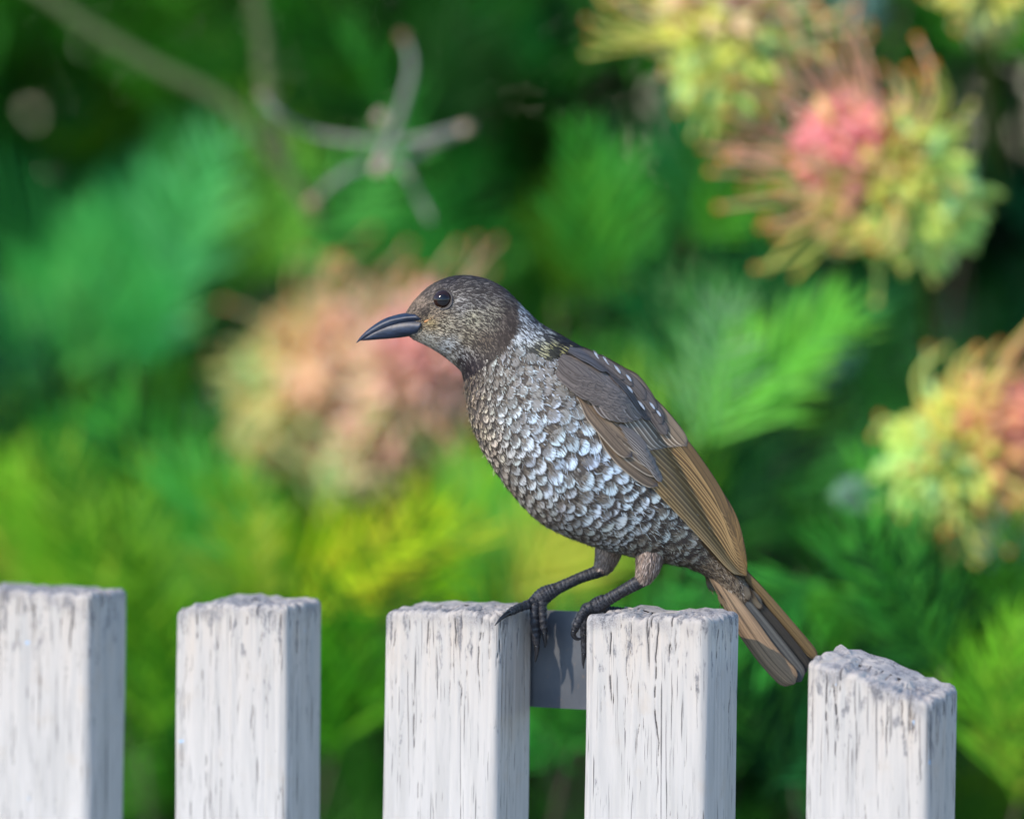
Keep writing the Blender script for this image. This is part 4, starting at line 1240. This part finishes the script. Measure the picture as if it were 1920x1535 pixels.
# leaf colour by place, the dark areas' shade painted in: px, py, rgb
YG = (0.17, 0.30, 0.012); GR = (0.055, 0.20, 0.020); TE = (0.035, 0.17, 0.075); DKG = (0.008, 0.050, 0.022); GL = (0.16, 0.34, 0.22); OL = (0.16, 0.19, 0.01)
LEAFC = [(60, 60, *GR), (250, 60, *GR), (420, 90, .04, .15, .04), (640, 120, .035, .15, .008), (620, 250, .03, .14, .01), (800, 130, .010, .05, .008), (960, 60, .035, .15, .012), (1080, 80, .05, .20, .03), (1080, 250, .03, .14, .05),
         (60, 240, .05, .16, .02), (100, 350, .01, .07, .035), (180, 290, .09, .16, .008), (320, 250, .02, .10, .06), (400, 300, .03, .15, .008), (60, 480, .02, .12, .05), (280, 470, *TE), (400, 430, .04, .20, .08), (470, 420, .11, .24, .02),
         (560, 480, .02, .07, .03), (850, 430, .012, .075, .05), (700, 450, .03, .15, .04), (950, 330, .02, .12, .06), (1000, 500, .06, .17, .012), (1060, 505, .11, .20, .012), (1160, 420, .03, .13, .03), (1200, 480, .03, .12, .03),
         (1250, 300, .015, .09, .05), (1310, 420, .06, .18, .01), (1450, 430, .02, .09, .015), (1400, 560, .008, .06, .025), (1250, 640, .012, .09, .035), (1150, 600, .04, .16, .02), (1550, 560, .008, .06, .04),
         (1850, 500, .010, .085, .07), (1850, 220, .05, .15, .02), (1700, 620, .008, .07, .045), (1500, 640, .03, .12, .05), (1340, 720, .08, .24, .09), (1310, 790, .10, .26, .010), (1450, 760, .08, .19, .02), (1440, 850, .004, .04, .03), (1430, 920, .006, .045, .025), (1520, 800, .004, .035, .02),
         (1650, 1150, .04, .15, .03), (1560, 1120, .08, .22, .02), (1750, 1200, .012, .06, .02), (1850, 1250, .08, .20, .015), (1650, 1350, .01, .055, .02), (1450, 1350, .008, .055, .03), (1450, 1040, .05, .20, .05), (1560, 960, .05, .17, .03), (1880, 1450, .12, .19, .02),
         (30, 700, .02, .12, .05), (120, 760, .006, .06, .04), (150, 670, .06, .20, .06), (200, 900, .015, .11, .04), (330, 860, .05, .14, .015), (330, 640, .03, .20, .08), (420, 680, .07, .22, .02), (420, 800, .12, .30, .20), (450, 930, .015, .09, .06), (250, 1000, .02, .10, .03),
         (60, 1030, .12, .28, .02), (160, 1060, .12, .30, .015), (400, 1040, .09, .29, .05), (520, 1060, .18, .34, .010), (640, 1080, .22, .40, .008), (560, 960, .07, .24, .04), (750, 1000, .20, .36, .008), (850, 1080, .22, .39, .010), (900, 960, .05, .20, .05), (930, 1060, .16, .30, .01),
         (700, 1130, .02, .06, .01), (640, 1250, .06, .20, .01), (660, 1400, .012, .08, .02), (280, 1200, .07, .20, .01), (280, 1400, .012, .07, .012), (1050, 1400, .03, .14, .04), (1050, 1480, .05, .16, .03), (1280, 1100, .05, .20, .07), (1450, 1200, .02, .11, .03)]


def project(q):
    d = q - CAMP
    f = np.array([0, math.cos(PITCH), -math.sin(PITCH)]); up = np.array([0, math.sin(PITCH), math.cos(PITCH)])
    dz = d @ f
    return 960 + d[:, 0] / dz * (DIST / S), 767.5 - (d @ up) / dz * (DIST / S)


def sprigs(n, box, seed, size=(0.09, 0.15), up=0.6, per=(6, 11)):
    """positions, directions, normals, scales of fronds set round shoot tips"""
    rs = np.random.default_rng(seed)
    tips = np.stack([rs.uniform(*box[0], n), rs.uniform(*box[1], n), rs.uniform(*box[2], n)], 1)
    Pp, Dd, Nn, Sc, K = [], [], [], [], []
    for k in range(n):
        ax = np.array([rs.normal(0, 0.45), rs.normal(-0.35, 0.35), up + rs.uniform(0, 0.6)]); ax /= np.linalg.norm(ax)
        a0 = rs.uniform(0, 6.28)
        for j in range(rs.integers(*per)):
            a = a0 + j * 2.4
            ref = np.array([1.0, 0.2, 0]); u_ = np.cross(ax, ref); u_ /= np.linalg.norm(u_); v_ = np.cross(ax, u_)
            spread = rs.uniform(0.45, 1.15)
            d = ax * math.cos(spread) + (u_ * math.cos(a) + v_ * math.sin(a)) * math.sin(spread)
            Pp.append(tips[k] - ax * rs.uniform(0, 0.10)); Dd.append(d)
            nn = ax - d * np.dot(ax, d); nn += rs.normal(0, 0.2, 3); nn -= d * np.dot(nn, d); nn /= np.linalg.norm(nn) + 1e-9
            Nn.append(nn); Sc.append(rs.uniform(*size)); K.append(k)
    return np.array(Pp), np.array(Dd), np.array(Nn), np.array(Sc), np.array(K), tips


def frond_geo(Pp, Dd, Nn, Sc, cols, seed):
    rs = np.random.default_rng(seed)
    X = np.cross(Dd, Nn)
    kind = rs.integers(0, len(FRONDS), len(Pp))
    out = []
    for i in range(len(Pp)):
        v, f = FRONDS[kind[i]]
        W = Pp[i] + Sc[i] * (v[:, :1] * X[i] + v[:, 1:2] * Dd[i] + v[:, 2:3] * Nn[i])
        out.append((W, f, cols[i]))
    return out


def join_fronds(name, geo, parent, mat=M_LEAF):
    n = 0; V = []; F = []; C = []
    for W, f, c in geo:
        V.append(W); F.append(f + n); C.append(np.broadcast_to(c, W.shape)); n += len(W)
    return part(name, np.vstack(V), np.vstack(F), mat, parent, attrs={'col': np.vstack(C)})


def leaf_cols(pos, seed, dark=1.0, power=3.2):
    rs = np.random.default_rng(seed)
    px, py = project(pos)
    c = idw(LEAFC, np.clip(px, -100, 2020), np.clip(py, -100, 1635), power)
    c = c * np.clip(c[:, 1:2] / 0.19, 0.1, 1.2) ** 0.8  # darks pushed darker, shade carried by the leaf colour
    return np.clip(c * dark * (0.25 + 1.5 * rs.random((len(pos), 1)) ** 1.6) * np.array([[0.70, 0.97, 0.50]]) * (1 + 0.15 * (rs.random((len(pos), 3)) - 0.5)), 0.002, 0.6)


def woody(name, tips, base, parent, r0=0.006, seed=0, step=1):
    rs = np.random.default_rng(seed); b = Bag()
    for k in range(0, len(tips), step):
        q = tips[k]; bb = np.array(base) + np.array([rs.normal(0, 0.12) + q[0] * 0.45, rs.normal(0.1, 0.1), 0])
        bb[1] = max(bb[1], q[1] + 0.5); mid = (q + bb) / 2 + np.array([rs.normal(0, 0.05), 0.22, 0.05])
        b.add(*tube(catmull([bb, mid, q], 9), np.linspace(r0, r0 * 0.25, 9), 6))
    V, F, _ = b.out()
    return part(name, V, F, M_BARK, parent)


hedge = make_empty('evergreen_hedge', (0, 2.5, 0), 'dark green hedge filling the shade behind the flowering shrub', 'hedge')
Pp, Dd, Nn, Sc, K, tips = sprigs(1000, ((-1.6, 1.6), (2.0, 3.0), (0.05, 2.2)), 5, (0.13, 0.22), 0.3)
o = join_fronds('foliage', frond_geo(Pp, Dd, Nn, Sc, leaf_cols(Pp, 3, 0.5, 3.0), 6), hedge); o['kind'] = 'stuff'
woody('stems', tips, (0, 2.4, 0.0), hedge, 0.010, 2, 6)

FRONDS = FRONDS_THIN
shrub = make_empty('flowering_shrub', (0, 1.4, 0), 'leafy green shrub with spidery pink and yellow flower heads behind the fence', 'shrub')
Pp, Dd, Nn, Sc, K, tips = sprigs(820, ((-1.1, 1.1), (1.1, 2.0), (0.1, 1.9)), 8, (0.085, 0.135), 0.5)
HEADS = [(1665, 330, 0.68, 190), (1365, 55, 0.70, 170), (1815, 855, 0.64, 170), (600, 725, 1.12, 240), (800, 690, 0.90, 200), (690, 850, 0.98, 120), (720, 260, 0.80, 200)]
def clear(Pp, Dd, Sc):
    ok = np.ones(len(Pp), bool)
    for f in (0.3, 1.0):
        q = Pp + Dd * Sc[:, None] * f; px, py = project(q)
        for hx, hy, hY, hr in HEADS: ok &= ~((np.hypot(px - hx, py - hy) < hr) & (q[:, 1] < hY + 0.06))
    return ok
ok_ = clear(Pp, Dd, Sc); Pp, Dd, Nn, Sc, K = Pp[ok_], Dd[ok_], Nn[ok_], Sc[ok_], K[ok_]
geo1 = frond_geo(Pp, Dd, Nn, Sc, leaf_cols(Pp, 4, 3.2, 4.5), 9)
# sprays that reach forward where the photograph shows nearer, sharper shoots
rs = np.random.default_rng(77)
near = []
for (px, py, Y, n, up, rx, ry) in [(620, 1130, 0.85, 14, 1.1, 170, 70), (860, 1100, 0.80, 12, 1.1, 140, 60), (500, 1180, 0.8, 6, 1.1, 80, 50), (150, 1140, 0.9, 9, 1.0, 140, 60), (330, 1090, 0.95, 8, 1.0, 140, 60), (1560, 1090, 0.6, 4, -0.6, 60, 30), (1680, 1120, 0.6, 3, -0.6, 60, 30),
                                   (1800, 1300, 0.55, 7, 0.9, 110, 120), (1880, 1480, 0.5, 3, 0.9, 30, 40), (1450, 1480, 0.55, 3, 0.3, 40, 40), (1310, 840, 0.75, 3, 0.9, 50, 40), (1390, 770, 0.8, 3, 0.6, 50, 40), (1080, 560, 0.9, 3, 0.8, 60, 30), (1300, 450, 0.95, 3, 0.8, 50, 50),
                                   (300, 640, 1.15, 6, 0.9, 120, 90), (420, 520, 1.15, 5, 1.0, 110, 70), (150, 720, 1.15, 4, 0.9, 90, 60), (1050, 1450, 0.6, 2, 0.8, 25, 50), (650, 1350, 0.7, 3, 1.0, 30, 100), (270, 1350, 0.8, 3, 1.0, 30, 100), (1330, 1010, 0.8, 3, 0.8, 50, 40)]:
    for j in range(int(n * 1.6)):
        q = P(px + rs.uniform(-rx, rx), py + rs.uniform(-ry, ry), Y + rs.uniform(-0.1, 0.15))
        near.append((q, up))
NP, ND, NNn, NS_ = [], [], [], []
for q, up in near:
    ax = np.array([rs.normal(0, 0.35), rs.normal(-0.25, 0.3), up]); ax /= np.linalg.norm(ax)
    for j in range(3):
        a = rs.uniform(0, 6.28); sp = rs.uniform(0.1, 0.7)
        u_ = np.cross(ax, np.array([1.0, 0.3, 0.1])); u_ /= np.linalg.norm(u_); v_ = np.cross(ax, u_)
        d = ax * math.cos(sp) + (u_ * math.cos(a) + v_ * math.sin(a)) * math.sin(sp)
        nn = np.array([0, -1.0, 0.6]); nn -= d * np.dot(nn, d); nn /= np.linalg.norm(nn)
        NP.append(q); ND.append(d); NNn.append(nn); NS_.append(rs.uniform(0.07, 0.115))
NP, ND, NNn, NS_ = map(np.array, (NP, ND, NNn, NS_))
ok_ = clear(NP, ND, NS_); NP, ND, NNn, NS_ = NP[ok_], ND[ok_], NNn[ok_], NS_[ok_]
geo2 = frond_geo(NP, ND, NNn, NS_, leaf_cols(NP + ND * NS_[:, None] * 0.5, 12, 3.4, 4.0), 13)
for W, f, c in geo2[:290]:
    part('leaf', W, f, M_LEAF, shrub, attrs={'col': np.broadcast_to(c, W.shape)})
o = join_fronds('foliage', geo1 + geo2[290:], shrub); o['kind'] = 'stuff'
woody('stems', np.vstack([tips, np.array([q for q, _ in near])]), (0, 1.5, 0.0), shrub, 0.0035, 3, 4)


def flower_head(px, py, Y, R, axis, seed, open_c, mid_c, bud_c, tip_c, lab, nper=520, nsty=110, loops=(0.85, 1.35), pale=0.0):
    """spider flower: perianth tubes round a short spike, long looping styles with knobbed ends.
    axis = direction (x right, y up, z to the camera) from the green buds to the open flowers"""
    rs = np.random.default_rng(seed)
    c0 = P(px, py, Y); sc = S * (Y + D) / D; Rm = R * sc
    ax = np.array([axis[0], -axis[2], axis[1]], float); ax /= np.linalg.norm(ax)
    root = bpy.data.objects.new('flower_head', None); COL.objects.link(root); root.parent = shrub
    root['label'] = lab
    b = Bag(); st_ = Bag(); kn = Bag()
    def shade(f):
        f = float(np.clip(f + rs.normal(0, 0.13), 0, 1))
        c = lerp(bud_c, mid_c, f / 0.52) if f < 0.52 else lerp(mid_c, open_c, min(1, (f - 0.52) / 0.33))
        if f < 0.5 and rs.random() < 0.25: c = (0.48, 0.74, 0.28)
        return np.clip(np.array(c) * rs.uniform(0.9, 1.25), 0, 0.95)
    for k in range(nper):
        d = rs.normal(0, 1, 3); d /= np.linalg.norm(d)
        f = 0.5 + 0.5 * np.dot(d, ax)
        p0 = c0 + ax * Rm * 0.5 * (f - 0.5) + d * Rm * rs.uniform(0.2, 0.42)
        ln_ = Rm * rs.uniform(0.22, 0.42)
        cur = rs.normal(0, 0.4, 3) + np.array([0, 0, -0.35]) * (1 - f)
        p1 = p0 + d * ln_ * 0.55; p2 = p0 + d * ln_ * 0.85 + cur * ln_ * 0.35
        b.add(*tube(catmull([p0, p1, p2], 5), np.array([0.9, 1.2, 1.5, 1.3, 0.5]) * Rm * 0.042, 5), shade(f))
    for k in range(nsty):
        d = rs.normal(0, 1, 3); d /= np.linalg.norm(d)
        f = 0.5 + 0.5 * np.dot(d, ax)
        p0 = c0 + d * Rm * 0.2
        ln_ = Rm * rs.uniform(*loops) * (0.55 + 0.45 * f)
        bend = rs.normal(0, 0.30, 3) + ax * 0.45 + np.array([0, 0, -0.35 * (1 - f)])
        p1 = p0 + d * ln_ * 0.45; p2 = p0 + d * ln_ * 0.8 + bend * ln_ * 0.18; p3 = p0 + d * ln_ * 0.95 + bend * ln_ * 0.55
        cc = lerp(shade(f), (0.72, 0.66, 0.24), 0.35)
        st_.add(*tube(catmull([p0, p1, p2, p3], 8), np.linspace(1, 0.8, 8) * Rm * 0.020, 5), np.array(cc))
        V, F = uv_sphere(p3, Rm * 0.034, 8, 6); kn.add(V, F, (np.array(tip_c) if f > 0.45 or rs.random() < 0.4 else np.array((0.70, 0.60, 0.16))) * rs.uniform(0.7, 1.2))
    for nm, bag in (('perianth', b), ('styles', st_), ('stigmas', kn)):
        V, F, C = bag.out(); o_ = part(nm, V, F, M_FLOWER, root, attrs={'col': C}); o_['kind'] = 'stuff'
    q = c0 - ax * Rm * 0.3
    V, F = tube(catmull([c0, q, q + np.array([0.03, 0.30, -0.12])], 8), np.linspace(0.003, 0.004, 8), 8)
    part('stalk', V, F, M_FLOWER, root, attrs={'col': np.tile(np.array([[0.10, 0.16, 0.03]]), (len(V), 1))})


PINK = (0.92, 0.34, 0.33); APR = (0.85, 0.50, 0.25); YEL = (0.84, 0.86, 0.16); GRN = (0.52, 0.86, 0.22); ORG = (0.72, 0.26, 0.06); SAL = (0.92, 0.58, 0.48)
flower_head(1665, 330, 0.68, 215, (-0.8, 0.55, 0.25), 1, PINK, YEL, GRN, ORG, 'flower head half pink and half lime green')
flower_head(1365, 55, 0.70, 200, (-0.1, 1.0, 0.1), 2, SAL, YEL, (0.52, 0.70, 0.18), ORG, 'mostly yellow green flower head')
flower_head(1815, 855, 0.64, 205, (0.8, 0.45, 0.1), 3, (0.85, 0.32, 0.24), (0.86, 0.78, 0.16), (0.52, 0.84, 0.22), ORG, 'flower head with yellow and coral middle')
flower_head(600, 725, 1.12, 235, (0.7, 0.3, 0.6), 4, (0.92, 0.54, 0.38), (0.92, 0.68, 0.30), (0.70, 0.80, 0.24), (0.78, 0.32, 0.12), 'broad pale peach flower head', nper=800, nsty=80)
flower_head(800, 690, 0.90, 190, (0.2, 0.5, 0.7), 5, (0.93, 0.48, 0.42), (0.92, 0.56, 0.38), (0.85, 0.72, 0.36), (0.78, 0.32, 0.14), 'coral pink flower head beside the peach one', nper=600, nsty=60)
flower_head(690, 850, 0.98, 120, (0.3, 0.6, 0.5), 7, (0.90, 0.45, 0.40), (0.88, 0.72, 0.42), (0.66, 0.76, 0.28), (0.7, 0.4, 0.2), 'small cream flower head under the peach one', nper=350, nsty=30)
flower_head(1850, -40, 0.68, 150, (0.0, 0.4, 0.2), 6, APR, YEL, (0.3, 0.36, 0.2), ORG, 'flower head with pale loops', nper=120, nsty=50)

# pale tufts modelled in place of bright highlights on the leaves
def highlight_tuft(px, py, Y, R, col, seed):
    rs = np.random.default_rng(seed); c0 = P(px, py, Y); sc = S * (Y + D) / D
    b = Bag()
    for k in range(90):
        d = rs.normal(0, 1, 3); d /= np.linalg.norm(d)
        p0 = c0 + d * R * sc * 0.2; p1 = c0 + d * R * sc * rs.uniform(0.7, 1.05); pm = (p0 + p1) / 2 + rs.normal(0, 0.06, 3) * R * sc
        b.add(*tube(catmull([p0, pm, p1], 4), np.array([1, 1.5, 1.3, 0.3]) * R * sc * 0.07, 5), np.array(col) * rs.uniform(0.75, 1.15))
    V, F, C = b.out()
    part('highlight_tuft', V, F, M_FLOWER, shrub, attrs={'col': C})


for i_, (px, py, Y, R, col) in enumerate([(1552, 672, 1.05, 58, (0.24, 0.44, 0.34)), (1890, 1010, 0.75, 70, (0.24, 0.42, 0.34)), (1610, 10, 1.0, 60, (0.22, 0.38, 0.30)), (405, 800, 1.3, 85, (0.20, 0.40, 0.30)), (1600, 930, 0.62, 45, (0.26, 0.44, 0.30)),
                                          (1790, 1040, 0.7, 26, (0.50, 0.42, 0.14)), (480, 760, 1.3, 50, (0.3, 0.42, 0.14))]):
    highlight_tuft(px, py, Y, R, col, 60 + i_)

# spent flower stalk: bare arching twigs with swollen ends
spent = bpy.data.objects.new('spent_flower_stalk', None); COL.objects.link(spent); spent.parent = shrub
spent['label'] = 'bare grey spent flower twigs with pinkish knobs'
tw = [([(490, 180), (520, 215), (580, 248), (650, 262), (720, 268)], 16, 20), ([(720, 268), (790, 262), (840, 248), (885, 240)], 20, 24), ([(715, 300), (740, 240), (765, 160), (770, 110), (755, 62)], 26, 13),
      ([(730, 300), (670, 315), (620, 345), (585, 385)], 22, 20), ([(735, 295), (765, 330), (785, 370), (808, 415)], 18, 16), ([(760, 300), (810, 270), (880, 240)], 20, 22)]
def tinted(name, V, F, c, parent):
    return part(name, V, F, M_FLOWER, parent, attrs={'col': np.tile(np.array([c]), (len(V), 1))})
for pts, r0, r1 in tw:
    q = np.array([P(x, y, 0.80 + 0.02 * math.sin(x)) for x, y in pts]); sc = S * (0.80 + D) / D
    tinted('twig', *tube(catmull(q, 16), np.linspace(r0, r1, 16) * 0.32 * sc, 8), (0.34, 0.34, 0.29), spent)
for (x, y, r_, c) in [(715, 312, 22, (0.72, 0.50, 0.44)), (755, 70, 16, (0.42, 0.20, 0.14)), (872, 240, 17, (0.70, 0.52, 0.40)), (585, 382, 17, (0.66, 0.38, 0.26)), (715, 222, 20, (0.62, 0.45, 0.38)), (490, 180, 13, (0.55, 0.38, 0.30))]:
    V, F = uv_sphere(P(x, y, 0.78), r_ * S * 0.85, 12, 8); V = V + (vnoise(V[:, 0] * 900, V[:, 2] * 900, 2) - 0.5)[:, None] * 0.003
    tinted('seed_pod', V, F, c, spent)
for pts in ([(40, -40), (180, 60), (300, 130), (430, 200), (540, 330), (600, 420)], [(470, -40), (490, 60), (500, 160), (540, 300)]):
    q = np.array([P(x, y, 1.05) for x, y in pts])
    tinted('branch', *tube(catmull(q, 20), np.full(20, 0.004), 8), (0.15, 0.18, 0.08), shrub)
